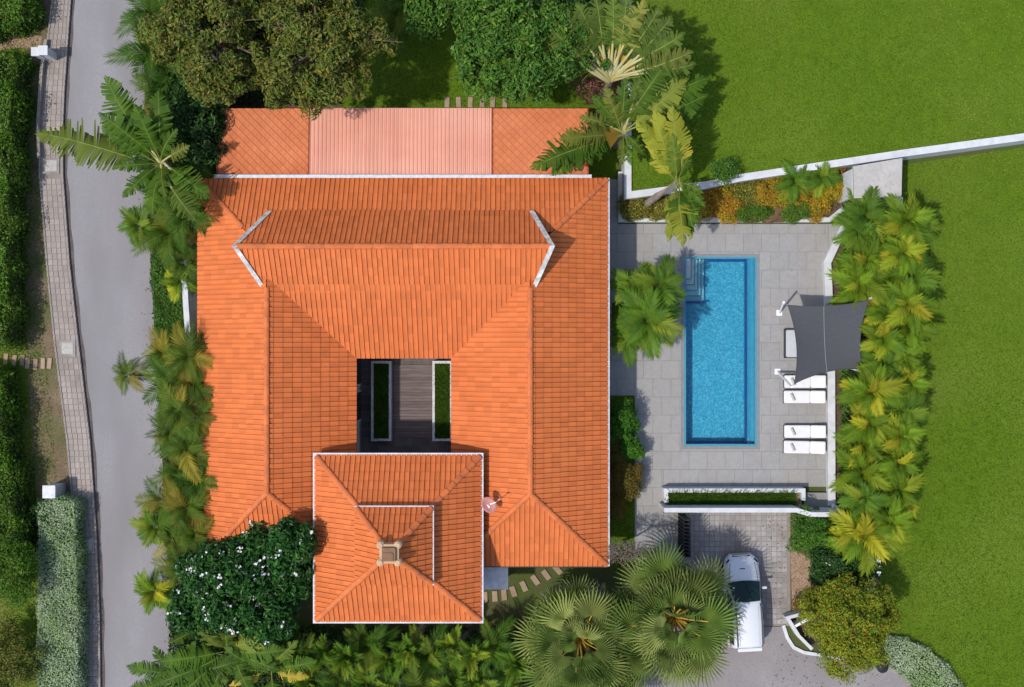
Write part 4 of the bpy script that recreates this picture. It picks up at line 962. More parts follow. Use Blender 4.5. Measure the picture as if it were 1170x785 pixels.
for sx in (-1, 1):
    for sy in (-1, 1): MB().box((c.x + sx * .62, c.y + sy * .63, .11), (.07, .07, .12)).build('leg', 'dark_frame', t)
link('cushion', bevel(MB().box((0, 0, 0), (1.32, 1.34, .16)).mesh('cushion', 'day_cushion'), .04, 2), t, (.02, 0, .30))
for sy, lab in ((1, 0), (-1, 0)): link('pillow', bevel(MB().box((0, 0, 0), (.4, .55, .14)).mesh('pillow', 'cushion'), .05, 2), t, (.42, sy * .3, .45))
# poles and sail
A, Bc, C, D = W(900, 348.5, 2.5), W(992, 343.5, 2.9), W(985, 422, 2.2), W(907.5, 438.5, 2.45)
sail = thing('shade_sail', 'dark grey fabric shade sail stretched over the daybed beside the palms', 'shade sail', ((A.x + C.x) / 2, (A.y + C.y) / 2, 2.4))
n = 26; V = []; F = []
def bil(s, t):
    sag = lambda x: 4 * x * (1 - x)
    p = A * (1 - s) * (1 - t) + Bc * s * (1 - t) + C * s * t + D * (1 - s) * t
    p = p.copy()
    p.x += .26 * sag(t) * (1 - s) ** 2 - .22 * sag(t) * s ** 2; p.y += -.15 * sag(s) * (1 - t) ** 2 + .24 * sag(s) * t ** 2
    p.z -= .22 * sag(s) * sag(t); return p
for th_ in (0, -.006):
    for j in range(n + 1):
        for i in range(n + 1): p = bil(i / n, j / n); V.append((p.x, p.y, p.z + th_))
for j in range(n):
    for i in range(n):
        a = j * (n + 1) + i; F.append((a, a + 1, a + n + 2, a + n + 1)); b2 = a + (n + 1) ** 2; F.append((b2 + n + 1, b2 + n + 2, b2 + 1, b2))
mb = MB(); mb.add(V, F); mb.build('cloth', 'sail_cloth', sail, smooth=True)
for s_ in (.45,):
    pts = [bil(s_ + .03 * j / n, j / n) + Vector((0, 0, .012)) for j in range(n + 1)]; MB().tube(pts, .014, 5).build('seam', 'sail_seam', sail)
for pth in ([bil(i / n, 0) for i in range(n + 1)], [bil(i / n, 1) for i in range(n + 1)], [bil(0, i / n) for i in range(n + 1)], [bil(1, i / n) for i in range(n + 1)]): MB().tube([p + Vector((0, 0, .004)) for p in pth], .018, 5).build('hem', 'sail_cloth', sail)
def pole(base, top, lab, corner):
    b = W(*base); t_ = Vector(top); t = thing('sail_pole', lab, 'pole', (b.x, b.y, .05), 'white poles of the shade sail')
    MB().box((b.x, b.y, .065), (.28, .28, .03)).build('base_plate', 'white_paint', t)
    MB().tube([(b.x, b.y, .07), t_], .055, 10).build('post', 'white_paint', t)
    MB().tube([t_ - (t_ - Vector((b.x, b.y, 0))).normalized() * .12, corner], .012, 5).build('cable', 'steel', t)
dz = Vector((0, 0, .02))
pole((890, 357.5), A + Vector((-.22, .12, .12)), 'leaning white pole at the upper left corner of the shade sail', A)
pole((888, 424.5), D + Vector((-.16, -.14, .12)), 'leaning white pole at the lower left corner of the shade sail', D)
pole((968, 352), Bc + Vector((.15, .15, .1)), 'white sail pole hidden in the palms at the upper right corner', Bc)
pole((962, 418), C + Vector((.15, -.15, .1)), 'white sail pole hidden in the palms at the lower right corner', C)
# ------------------------------------------------------------------ satellite dish
dc = W(558, 577, 5.0)
t = thing('satellite_dish', 'pinkish satellite dish on the right eave of the pavilion', 'satellite dish', (dc.x - .28, dc.y, 4.6))
mb = MB(); n = 20; nrm = Vector((.35, .15, 1)).normalized(); e1 = nrm.orthogonal().normalized(); e2 = nrm.cross(e1)
rings = [(0.001, 0), (.14, .01), (.26, .04), (.36, .09), (.37, .08), (.26, .02), (.001, -.02)]
for r_, h in rings:
    for k in range(n): p = Vector((dc.x, dc.y, 5.0)) + e1 * r_ * .85 * math.cos(6.2832 * k / n) + e2 * r_ * 1.08 * math.sin(6.2832 * k / n) + nrm * h; mb.v.append(tuple(p))
for i in range(len(rings) - 1):
    for k in range(n): mb.f.append((i * n + k, i * n + (k + 1) % n, (i + 1) * n + (k + 1) % n, (i + 1) * n + k))
mb.build('dish', 'dish_red', t, smooth=True)
MB().box((dc.x - .03, dc.y - .05, 5.02), (.2, .10, .012), -.6).build('emblem', 'white_paint', t)
MB().tube([(dc.x - .28, dc.y, 4.6), (dc.x - .1, dc.y, 4.75), (dc.x, dc.y, 4.97)], .025, 8).build('mount', 'steel', t)
arm_end = Vector((dc.x + .55, dc.y + .33, 5.35)); ao = MB().tube([(dc.x, dc.y, 4.95), (dc.x + .33, dc.y + .12, 5.0), arm_end], .016, 6).build('arm', 'steel', t)
MB().tube([arm_end, arm_end + Vector((-.1, -.06, -.08))], [.03, .045], 8).tube([arm_end + Vector((-.1, .16, 0)), arm_end + Vector((.12, -.14, .02))], .012, 5).build('receiver', 'dish_red', t)
# ------------------------------------------------------------------ street lamp in the trees
sl_ = W(214, 33, 7.2); t = thing('street_lamp', 'white street lamp head rising out of the trees at upper left', 'street lamp', (sl_.x + .1, sl_.y - .2, 0))
MB().tube([(sl_.x + .1, sl_.y - .2, 0), (sl_.x + .1, sl_.y - .2, 7.0), (sl_.x, sl_.y, 7.2)], [.07, .05, .04], 8).build('post', 'gutter', t)
MB().tube([(sl_.x + .04, sl_.y - .22, 7.2), (sl_.x, sl_.y, 7.26), (sl_.x - .03, sl_.y + .26, 7.24)], [.05, .12, .05], 8).build('lamp_head', 'white_paint', t)

# ------------------------------------------------------------------ CAR (front towards +Y locally)
cc = W(850.5, 688, 1.0); car = thing('parked_car', 'white seven-seat van-like car parked on the block paving with roof rails', 'car', (cc.x, cc.y, .036), None, math.radians(3.0)); car.scale = (.97, .95, .97)
def loft(stations, ring):
    m = MB(); k = None
    for st in stations:
        r_ = ring(*st); k = len(r_); m.v += r_
    for i in range(len(stations) - 1):
        for j in range(k - 1): m.f.append((i * k + j, i * k + j + 1, (i + 1) * k + j + 1, (i + 1) * k + j))
        m.f.append((i * k + k - 1, i * k, (i + 1) * k, (i + 1) * k + k - 1))
    m.f.append(tuple(range(k))); m.f.append(tuple((len(stations) - 1) * k + j for j in range(k - 1, -1, -1)))
    return m
def body_ring(y, hw_, zt, zb=.28):
    c_ = hw_; return [(-c_ * .55, y, zt + .025), (-c_ * .80, y, zt - .01), (-c_ * .94, y, zt - .09), (-c_, y, zt - .25), (-c_ * .985, y, lerp(zb, zt, .35)), (-c_ * .93, y, zb), (c_ * .93, y, zb),
                      (c_ * .985, y, lerp(zb, zt, .35)), (c_, y, zt - .25), (c_ * .94, y, zt - .09), (c_ * .80, y, zt - .01), (c_ * .55, y, zt + .025), (0, y, zt + .04)]
m = loft([(-2.36, .80, .92, .42), (-2.32, .86, 1.0, .32), (-2.0, .90, 1.02), (-1.2, .915, 1.02), (0, .92, 1.01), (.9, .915, 1.02), (1.3, .905, 1.01), (1.8, .875, .96), (2.1, .82, .89), (2.28, .70, .80, .34), (2.37, .55, .70, .42)], body_ring)
body = link('body', m.mesh('body', 'car_paint', smooth=True), car)
def top_ring(y, hw_, z, zb=.98, hb=.85):
    return [(-hb, y, zb), (-lerp(hb, hw_, .5), y, lerp(zb, z, .5)), (-hw_, y, z - .09), (-hw_ * .86, y, z - .015), (0, y, z + .02), (hw_ * .86, y, z - .015), (hw_, y, z - .09), (lerp(hb, hw_, .5), y, lerp(zb, z, .5)), (hb, y, zb)]
m = loft([(-2.28, .66, 1.32), (-2.12, .70, 1.66), (-1.9, .71, 1.74), (-1.0, .72, 1.78), (-.2, .71, 1.775), (.14, .69, 1.72), (.30, .70, 1.63), (.98, .80, 1.08)], top_ring)
cab = link('cabin', m.mesh('cabin', 'car_paint', smooth=True), car)
def panel(pts, mat, nm, parent, d=.01):
    p = [Vector(q) for q in pts]; n_ = (p[1] - p[0]).cross(p[2] - p[0]).normalized()
    if n_.dot(sum(p, Vector()) / len(p) - Vector((0, -.5, 1.0))) < 0: n_ = -n_
    m = MB(); k = len(p); m.add([q + n_ * d for q in p] + [q - n_ * .02 for q in p], [tuple(range(k)), tuple(range(2 * k - 1, k - 1, -1))] + [(i, (i + 1) % k, k + (i + 1) % k, k + i) for i in range(k)])
    return link(nm, m.mesh(nm, mat), parent)
ws = panel([(-.79, 1.03, 1.075), (-.40, 1.10, 1.09), (0, 1.12, 1.095), (.40, 1.10, 1.09), (.79, 1.03, 1.075), (.63, .24, 1.70), (0, .21, 1.745), (-.63, .24, 1.70)], 'car_glass', 'windscreen', car, .018)
link('sticker', MB().box((-.56, .80, 1.305), (.10, .13, .006)).mesh('sticker', 'car_lamp'), ws)
link('wiper', MB().tube([(.05, 1.08, 1.13), (.18, .55, 1.52)], .014, 5).tube([(.05, 1.08, 1.13), (-.35, 1.02, 1.17)], .014, 5).mesh('wiper', 'car_black'), ws)
for s in (-1, 1):
    for y0_, y1_ in ((-2.0, -1.22), (-1.14, -.32), (-.24, .45)):
        panel([(s * .835, y0_, 1.05), (s * .835, y1_ + (.22 if y1_ > .4 else 0), 1.05), (s * .752, y1_ - (.12 if y1_ > .4 else 0), 1.55), (s * .752, y0_, 1.55)], 'car_glass', 'side_window', car, .012)
    link('roof_rail', MB().tube([(s * .60, .10, 1.76), (s * .615, .0, 1.81), (s * .62, -.9, 1.85), (s * .615, -1.95, 1.81), (s * .60, -2.05, 1.74)], .028, 7).mesh('roof_rail', 'car_rail'), car)
    link('mirror', bevel(MB().box((s * 1.02, .72, 1.08), (.24, .12, .15)).mesh('mirror', 'car_paint'), .03, 2), car)
    hl = panel([(s * .86, 1.88, .90), (s * .60, 2.13, .895), (s * .52, 2.18, .885), (s * .60, 2.26, .80), (s * .80, 2.12, .80)], 'car_lamp', 'headlight', car, .02)
    panel([(s * .80, 1.97, .90), (s * .62, 2.14, .895), (s * .64, 2.20, .85), (s * .78, 2.07, .86)], 'car_black', 'lamp_surround', hl, .026)
    panel([(s * .80, -2.31, 1.0), (s * .80, -2.33, .70), (s * .62, -2.37, .70), (s * .62, -2.36, 1.0)], 'car_red', 'tail_light', car, .02)
    for y_ in (-1.42, 1.46):
        wh = link('wheel', MB().tube([(s * .70, y_, .34), (s * .72, y_, .34), (s * .90, y_, .34), (s * .925, y_, .34)], [.30, .34, .34, .30], 20).mesh('wheel', 'rubber'), car)
        link('rim', MB().tube([(s * .86, y_, .34), (s * .932, y_, .34)], [.22, .19], 12).mesh('rim', 'rim'), wh)
    link('door_handle', MB().box((s * .93, -.25, .88), (.03, .18, .03)).box((s * .93, -1.1, .88), (.03, .18, .03)).mesh('door_handle', 'car_paint'), car)
for s in (-1, 1):
    link('bonnet_seam', MB().tube([(s * .70, 1.06, 1.055), (s * .69, 1.5, 1.03), (s * .62, 2.0, .955)], .009, 4).mesh('bonnet_seam', 'car_rail'), car)
    for y_ in (-1.18, -.28, .62): link('door_seam', MB().tube([(s * .905, y_, .93), (s * .925, y_, .75), (s * .90, y_, .40)], .008, 4).mesh('door_seam', 'car_rail'), car)
link('roof_seam', MB().tube([(-.48, -.05, 1.800), (-.48, -2.0, 1.762)], .007, 4).tube([(.48, -.05, 1.800), (.48, -2.0, 1.762)], .007, 4).mesh('roof_seam', 'gutter'), car)
panel([(-.45, 2.285, .80), (.45, 2.285, .80), (.40, 2.36, .64), (-.40, 2.36, .64)], 'car_black', 'grille', car, .03)
link('badge', MB().tube([(0, 2.22, .865), (0, 2.24, .89)], .055, 10).mesh('badge', 'steel'), car)
link('bonnet_scoop', bevel(MB().box((-.02, 1.72, 1.005), (.27, .045, .04)).mesh('bonnet_scoop', 'car_black'), .01, 1), car)
link('rear_spoiler', bevel(MB().box((0, -2.22, 1.68), (1.20, .18, .05)).mesh('rear_spoiler', 'car_paint'), .02, 2), car)
panel([(-.62, -2.30, 1.05), (.62, -2.30, 1.05), (.58, -2.18, 1.58), (-.58, -2.18, 1.58)], 'car_glass', 'rear_window', car, .03)
link('front_bumper', bevel(MB().box((0, 2.24, .47), (1.3, .3, .22)).mesh('front_bumper', 'car_paint'), .08, 3), car)
link('rear_bumper', bevel(MB().box((0, -2.31, .50), (1.66, .22, .24)).mesh('rear_bumper', 'car_paint'), .06, 3), car)

# ------------------------------------------------------------------ VEGETATION
def cover(name, label, poly, z, dens, leaf, mat, seed):
    q = np.random.default_rng(seed); pl_ = FR(poly); xs = [p[0] for p in pl_]; ys_ = [p[1] for p in pl_]
    n_ = int((max(xs) - min(xs)) * (max(ys_) - min(ys_)) * dens); x = q.uniform(min(xs), max(xs), n_); y = q.uniform(min(ys_), max(ys_), n_); k = in_poly(x, y, pl_); x, y = x[k], y[k]
    hgt = z * (.55 + .45 * np.sin(x * 1.9 + seed) * np.sin(y * 2.3)) ; zz_ = .05 + np.abs(hgt) * q.uniform(.2, 1, len(x)) ** .6
    V, F = leaf_arrays(np.stack([x, y, zz_], 1), q.normal(size=(len(x), 3)) * .5 + np.array([0, 0, .8]), leaf * q.uniform(.6, 1.4, len(x)), .45)
    o = link(name, quadmesh(name, V, F, mat)); o['kind'] = 'stuff'; tag(o, label, 'ground cover')
cover('ground_cover', 'dark leafy undergrowth below the palms along the bottom edge', [(195, 690), (230, 715), (355, 715), (600, 716), (700, 722), (700, 800), (195, 800)], .7, 150, .24, 'leaf_dark', 71)
cover('ground_cover', 'leafy undergrowth between the road and the white boundary wall', [(169, -10), (232, -10), (246, 118), (240, 200), (206, 205), (208, 400), (224, 540), (228, 660), (226, 712), (202, 712), (199, 650), (188, 550), (179, 380), (174, 280), (169, 200), (168, 100)], .6, 130, .22, 'leaf_dark', 72)
cover('ground_cover', 'leafy undergrowth below the palm hedge beside the pool', [(958, 330), (954, 300), (972, 256), (1025, 246), (1046, 300), (1042, 470), (1008, 610), (998, 700), (945, 700), (930, 640), (958, 596)], .5, 120, .24, 'leaf_shrub', 73)
cover('ground_cover', 'dark leafy undergrowth below the trees behind the flat roof', [(235, -10), (420, -10), (410, 60), (385, 121), (250, 121), (238, 60)], .5, 110, .24, 'leaf_dark', 74)
# broadleaf trees
tree('broadleaf_tree', 'olive-brown leafy tree at upper left with a lamp beside it', 'tree', 243, 42, (2.5, 2.7), 6.0, 'leaf_olive', 170, 85, .42, .21, 21, 'trees behind the house', trunk=.2, limbs=22)
tree('broadleaf_tree', 'round olive-brown tree overhanging the left part of the pink roof', 'tree', 364, 52, (2.5, 3.0), 6.0, 'leaf_olive', 185, 85, .42, .21, 22, 'trees behind the house', trunk=.2, limbs=26)
tree('broadleaf_tree', 'dark leafy tree filling the gap between the two olive-brown trees', 'tree', 300, 8, (2.4, 2.2), 4.6, 'leaf_dark', 90, 90, .55, .26, 23, 'trees behind the house', limbs=8)
tree('broadleaf_tree', 'bright green spreading tree behind the shingled right end of the low roof', 'tree', 592, 52, (3.2, 2.5), 4.6, 'leaf_bright', 210, 85, .44, .23, 24, 'trees behind the house', trunk=.2, limbs=16)
tree('broadleaf_tree', 'dark green tree touching the top edge left of the bright green tree', 'tree', 498, 6, (1.3, 1.4), 3.4, 'leaf_bright', 60, 100, .45, .22, 25, 'trees behind the house', limbs=6)
tree('broadleaf_tree', 'dark tree at the top edge behind the traveller palm leaves', 'tree', 650, 2, (2.4, 1.4), 3.2, 'leaf_dark', 70, 90, .5, .25, 26, 'trees behind the house', limbs=6)
tree('bush', 'thin pink-tinged twiggy bush beside the corner of the shingled roof', 'shrub', 682, 95, (1.3, 1.5), 1.9, 'leaf_pink', 60, 45, .4, .11, 27, None, trunk=.06, limbs=26)
tree('broadleaf_tree', 'dark shaded tree between the roadside palms and the shingled roof', 'tree', 222, 128, (1.4, 2.4), 3.0, 'leaf_dark', 90, 90, .5, .25, 28, 'trees behind the house', limbs=6)
tree('plumeria_tree', 'dark green tree dotted with white blossoms at the lower left roof corner', 'tree', 288, 664, (2.8, 2.4), 4.0, 'leaf_plumeria', 210, 100, .48, .26, 31, None, trunk=.2, flowers=85, limbs=14)
tree('plumeria_tree', 'small dark blossoming crown reaching over the left wing roof', 'tree', 330, 622, (1.05, .95), 5.3, 'leaf_plumeria', 45, 110, .40, .28, 32, None, trunk=.1, flowers=14, limbs=5)
tree('plumeria_tree', 'lower blossoming crown at the roadside end of the dark tree', 'tree', 232, 682, (1.4, 1.9), 3.0, 'leaf_plumeria', 70, 110, .45, .26, 33, None, trunk=.1, flowers=16, limbs=5)
tree('flame_tree', 'orange-tipped yellow-green round tree at the driveway mouth', 'tree', 970, 712, (2.05, 2.2), 2.6, 'leaf_flame', 270, 125, .34, .13, 34, None, trunk=.12, limbs=8, aspect=.4)
tree('shrub', 'clipped bright green shrub beside the block paving under the white screen wall', 'shrub', 926, 608, (1.0, 1.05), 1.2, 'leaf_shrub', 70, 120, .32, .11, 35, None, trunk=.05, limbs=5, zr=1.0)
tree('shrub', 'dark green shrub with white blossoms above the orange-tipped tree', 'shrub', 958, 648, (1.7, 1.1), 1.4, 'leaf_dark', 90, 110, .36, .14, 36, None, trunk=.06, flowers=9, limbs=6, zr=1.0)
tree('shrub', 'small rusty shrub over the mulch strip next to the block paving', 'shrub', 918, 690, (.5, .5), .6, 'leaf_rust', 20, 60, .22, .09, 37, None, trunk=.03, limbs=4, zr=.45)
# shrubs on the strip beside the east eave
struct('side_lawn', MB().sheet(P2([(694, 452), (725, 452), (725, 650), (694, 650)]), .012), 'lawn')
grass_patch('grass', 'grass strip between the right eave and the grey deck', [FR([(694, 452), (725, 452), (725, 650), (694, 650)])], .012, 260, 'grass_blade', .08, seed=12)
struct('palm_bed', MB().sheet(P2([(699, 346), (745, 346), (745, 397), (699, 397)]), .02), 'lawn')
grass_patch('grass', 'square of grass under the palm cluster on the deck', [FR([(699, 346), (745, 346), (745, 397), (699, 397)])], .02, 300, 'grass_blade', .10, seed=13)
tree('shrub', 'rounded vivid green shrub by the right eave, upper of the strip', 'shrub', 710, 481, (.75, 1.0), 1.0, 'leaf_vivid', 75, 130, .28, .10, 38, None, trunk=.05, limbs=4, zr=.95)
tree('shrub', 'small leafy vivid green plant at the deck edge below the rounded shrub', 'shrub', 723, 512, (.5, .55), .7, 'leaf_vivid', 26, 90, .26, .17, 39, None, trunk=.04, limbs=3, zr=.6)
tree('shrub', 'rusty olive shrub next to the dark pot', 'shrub', 716, 548, (.75, .95), .8, 'leaf_rust', 75, 120, .27, .085, 40, None, trunk=.04, limbs=4, zr=.75)
tree('shrub', 'rusty low shrub above the dark pot against the eave', 'shrub', 706, 518, (.5, .6), .6, 'leaf_rust', 30, 110, .24, .085, 41, None, trunk=.04, limbs=3, zr=.5)
tree('shrub', 'rusty spreading shrub below the dark pot', 'shrub', 704, 572, (.5, .9), .55, 'leaf_rust', 34, 90, .26, .085, 42, None, trunk=.04, limbs=3, zr=.5)
# flower bed shrubs
BED = [(724, 238, .6, .5, 'leaf_mixbed', 'green shrub flecked with yellow at the left end of the flower bed'), (748, 236, .65, .55, 'leaf_mixbed', 'flecked green shrub second from the left end of the flower bed'), (768, 238, .5, .5, 'leaf_mixbed', 'flecked shrub under the leaning palm trunk in the flower bed'),
       (800, 240, .55, .5, 'leaf_croton', 'yellow-orange croton just right of the leaning palm'), (820, 228, .6, .6, 'leaf_croton', 'orange croton below the notch in the retaining wall'), (833, 242, .5, .45, 'leaf_croton', 'small yellow croton left of the brown rocks'),
       (852, 220, .65, .6, 'leaf_mixbed', 'dark olive shrub above the large brown rock'), (876, 222, .7, .6, 'leaf_croton', 'orange croton above the smaller brown rock'), (902, 226, .8, .7, 'leaf_croton', 'large orange croton below the small bed palm'),
       (930, 230, .8, .75, 'leaf_croton', 'large orange croton near the entry lodge'), (948, 214, .6, .7, 'leaf_croton', 'orange croton against the wall of the entry lodge'), (912, 243, .7, .35, 'leaf_hedge', 'low yellow-green edging plant at the right end of the bed'), (858, 246, .9, .2, 'leaf_hedge', 'thin green edging plant in front of the brown rocks')]
for i, (a, b, rx, ry, mt, lab) in enumerate(BED):
    tree('bed_shrub', lab, 'shrub', a, b - 2, (rx * 1.25, ry * 1.3), .62, mt, 64, 85, .25, .10, 60 + i, 'shrubs in the flower bed', trunk=.03, limbs=3, zr=.42, base=.25)
tree('shrub', 'round dark green bush on the raised lawn behind the retaining wall', 'shrub', 829, 196, (.65, .5), UZ + .6, 'leaf_bright', 40, 90, .26, .10, 80, None, trunk=.04, limbs=3, zr=.5, base=UZ)
# left edge: hedges
def hedge(name, label, top_pts, width_out, z, mat, dens, leaf, seed, core=True, cat='hedge', hidden_side=None):
    """top_pts: outline of the hedge top in photograph pixels"""
    q = np.random.default_rng(seed); poly = [W(a, b, z) for a, b in top_pts]; c = sum(poly, Vector()) / len(poly)
    t = thing(name, label, cat, (c.x, c.y, 0))
    ins = [c + (p - c) * 1.0 for p in poly]; pl_ = [(p.x, p.y) for p in poly]
    shr = [(p.x + (c.x - p.x) / max(.01, (Vector((c.x, c.y)) - Vector((p.x, p.y))).length) * .18, p.y + (c.y - p.y) / max(.01, (Vector((c.x, c.y)) - Vector((p.x, p.y))).length) * .18) for p in poly]
    MB().prism(shr, 0, max(z - .42, z * .5)).build('branches', 'hedge_core', t)
    xs = [p[0] for p in pl_]; ys_ = [p[1] for p in pl_]; n_ = int((max(xs) - min(xs)) * (max(ys_) - min(ys_)) * dens)
    x = q.uniform(min(xs), max(xs), n_); y = q.uniform(min(ys_), max(ys_), n_); k = in_poly(x, y, pl_); x, y = x[k], y[k]
    loose = 2.4 if mat == 'leaf_hedge' else 1.0
    zt = z - .1 + loose * (.10 * np.sin(x * 2.1 + seed) * np.cos(y * 1.7) + .06 * np.sin(y * 3.1 + x * 2.3)) + q.normal(0, .05 * loose, len(x))
    P = [np.stack([x, y, zt], 1)]; Nn = [q.normal(size=(len(x), 3)) * .5 + np.array([0, 0, 1])]
    for i in range(len(pl_)):
        a, b_ = np.array(pl_[i]), np.array(pl_[(i + 1) % len(pl_)]); ln = np.linalg.norm(b_ - a); m_ = int(ln * z * dens * .7)
        if m_ < 1: continue
        s_ = q.uniform(0, 1, m_); nn = np.array([(b_ - a)[1], -(b_ - a)[0]]) / ln
        if np.dot(nn, np.array([c.x, c.y]) - (a + b_) / 2) > 0: nn = -nn
        d_ = q.normal(0, .06 * loose, m_) + .07 * loose * np.sin(s_ * ln * 2.7 + seed)
        P.append(np.stack([a[0] + (b_ - a)[0] * s_ + nn[0] * d_, a[1] + (b_ - a)[1] * s_ + nn[1] * d_, q.uniform(.05, z - .05, m_)], 1)); Nn.append(q.normal(size=(m_, 3)) * .5 + np.array([nn[0], nn[1], .3]))
    P = np.concatenate(P); cloud('foliage', P, np.concatenate(Nn), leaf * q.uniform(.6, 1.3, len(P)), mat, t, .5)
    return t
hedge('hedge', 'grey-green clipped hedge along the lower footpath', [(44, 578), (60, 571), (84, 574), (86, 640), (88, 720), (87, 810), (40, 810), (42, 700)], 0, 1.25, 'leaf_silver', 620, .12, 51)
hedge('hedge', 'long bright green hedge at the left edge, above the stepping stones', [(-40, 62), (16, 60), (12, 130), (10, 200), (8, 300), (8, 392), (-40, 396)], 0, 1.7, 'leaf_hedge', 400, .16, 52)
hedge('hedge', 'bright green hedge at the left edge, below the stepping stones', [(-40, 420), (0, 424), (4, 500), (14, 560), (22, 640), (-40, 640)], 0, 1.6, 'leaf_hedge', 400, .16, 53)
hedge('hedge', 'dark green hedge in the top left corner beyond the dirt track', [(-40, -30), (30, -30), (26, 22), (10, 30), (-40, 34)], 0, 1.6, 'leaf_hedge', 400, .16, 54)
hedge('hedge', 'pale green clipped hedge curving round the lower right corner of the lawn', [(1018, 728), (1040, 733), (1065, 746), (1088, 768), (1103, 790), (1112, 812), (1058, 812), (1045, 784), (1030, 770), (1012, 762)], 0, .45, 'leaf_silver', 620, .11, 55)
hedge('hedge', 'leafy green hedge between the road and the white boundary wall', [(172, 282), (200, 278), (206, 300), (209, 345), (211, 392), (178, 398), (174, 340)], 0, .9, 'leaf_shrub', 420, .10, 56)
struct('dirt_track', MB().sheet(P2([(-20, 40), (20, 37), (48, 42), (46, 54), (10, 56), (-20, 60)]), .016), 'mulch')
tree('shrub', 'green bush at the left edge beside the grey-green hedge', 'shrub', 8, 652, (1.5, 1.7), 1.9, 'leaf_hedge', 80, 100, .42, .14, 57, None, trunk=.07, limbs=6)
tree('shrub', 'olive bush in the bottom left corner', 'shrub', 12, 752, (1.4, 1.7), 1.3, 'leaf_olive', 75, 100, .42, .13, 58, None, trunk=.07, limbs=6)
tree('shrub', 'dark bush above the grey-green hedge near the grey pillar', 'shrub', 48, 585, (.5, .6), .8, 'leaf_dark', 22, 80, .25, .11, 59, None, trunk=.04, limbs=3)
# palm hedge east of the pool
rows = []
for i, y_ in enumerate([262, 293, 322, 352, 383, 414, 445, 476, 507, 538, 568, 598]):
    xc = np.interp(y_, [250, 300, 360, 430, 500, 560, 620], [1006, 1008, 1014, 1012, 1008, 1003, 990]); wd_ = np.interp(y_, [250, 300, 430, 560, 620], [22, 26, 23, 20, 15])
    rows.append((xc - wd_, y_ + 5, 'deck side')); rows.append((xc + wd_, y_ - 7, 'lawn side'))
cnt = {'deck side': 0, 'lawn side': 0}
for i, (a, b, sd) in enumerate(rows):
    if sd == 'deck side' and 335 < b < 432: a += 20
    lab = '{} yellow-green palm from the top on the {} of the hedge by the pool'.format(ORD[cnt[sd]], sd); cnt[sd] += 1
    palm(a + rng.uniform(-5, 5), b + rng.uniform(-4, 4), rng.uniform(1.9, 2.7), lab, FY if i % 5 else FG, 13, rng.uniform(.55, .86), 'palm', 'palm hedge between pool deck and lawn', el=(1.2, -.1), seed=i)
for i, (a, b, l_) in enumerate(((986, 250, 'topmost feathery palm of the hedge, next to the entry lodge'), (1040, 262, 'feathery palm at the upper lawn corner of the hedge'))): palm(a, b, 2.0, l_, FG, 12, .75, 'palm', 'palm hedge between pool deck and lawn', el=(1.2, 0), seed=90 + i)
palm(985, 612, 2.0, 'large-leaved palm at the lower end of the pool hedge', FY, 10, 1.0, 'palm', 'palm hedge between pool deck and lawn', seed=95)
palm(960, 612, 1.2, 'broad yellowing plant under the lower end of the pool hedge', FY, 8, .7, 'palm', 'palm hedge between pool deck and lawn', seed=96)
# palms on the deck
for i, (a, b, z, s_, n_, l_) in enumerate(((721, 330, 2.2, .62, 11, 'upper left palm of the cluster on the deck beside the pool steps'), (752, 327, 2.4, .72, 13, 'upper right palm of the cluster, touching the pool steps'), (739, 367, 2.6, .88, 15, 'largest palm in the middle of the deck cluster'), (716, 388, 1.9, .6, 10, 'lowest small palm of the deck cluster beside the grass square'))):
    palm(a, b, z, l_, FG, n_, s_, 'palm', 'palm cluster on the pool deck', el=(1.1, .0), seed=i + 100)
palm(905, 208, 1.0, 'small feathery palm in the flower bed against the retaining wall', FG, 11, .55, 'palm', None, seed=105, base=.25, trunk=.05)
palm(938, 204, 1.0, 'feathery palm in the flower bed beside the entry lodge', FG, 10, .55, 'palm', None, seed=106, base=.25, trunk=.05)
palm(452, 24, 1.6, 'dark spiky palm on the shaded lawn beside the round tree', FD, 12, .7, 'palm', None, seed=107)
palm(470, 6, 2.2, 'dark spiky palm at the top edge above the shaded lawn', FD, 12, .8, 'palm', None, seed=108)
# roadside palms
RS = [(178, 18, 3.0, .85, FD), (170, 62, 3.2, .85, FD), (195, 82, 2.8, .8, FD), (188, 112, 2.6, .8, FM), (208, 138, 2.4, .8, FD), (196, 165, 2.6, .75, FD), (214, 190, 2.4, .75, FD), (192, 222, 2.8, .75, FD), (160, 258, 2.4, .55, FG), (188, 268, 2.2, .75, FM), (208, 246, 2.4, .7, FD),
      (205, 300, 1.8, .6, FM), (200, 322, 1.6, .5, FY), (188, 402, 2.2, .72, FM), (214, 408, 2.4, .75, FM), (148, 428, 2.6, .5, FM), (196, 436, 2.6, .85, FD), (222, 440, 2.2, .65, FM), (206, 466, 2.4, .8, FM), (192, 490, 2.0, .65, FM), (222, 478, 2.4, .65, FM), (214, 512, 2.2, .75, FM),
      (204, 538, 2.0, .65, FM), (226, 548, 2.2, .7, FD), (188, 572, 2.4, .72, FM), (212, 580, 2.4, .75, FM), (176, 600, 2.2, .65, FG), (200, 618, 2.2, .7, FM), (222, 610, 2.4, .65, FM), (206, 644, 2.0, .7, FM), (178, 676, 2.4, .62, FY), (196, 666, 1.9, .6, FM), (226, 640, 2.0, .6, FM)]
SPECIAL = {8: 'bright feathery palm reaching out over the road below the long torn leaves', 15: 'lone palm crown leaning furthest over the road', 30: 'yellow palm leaning over the road beside the blossoming tree', 0: 'dark palm at the top edge beside the road'}
k_ = 0
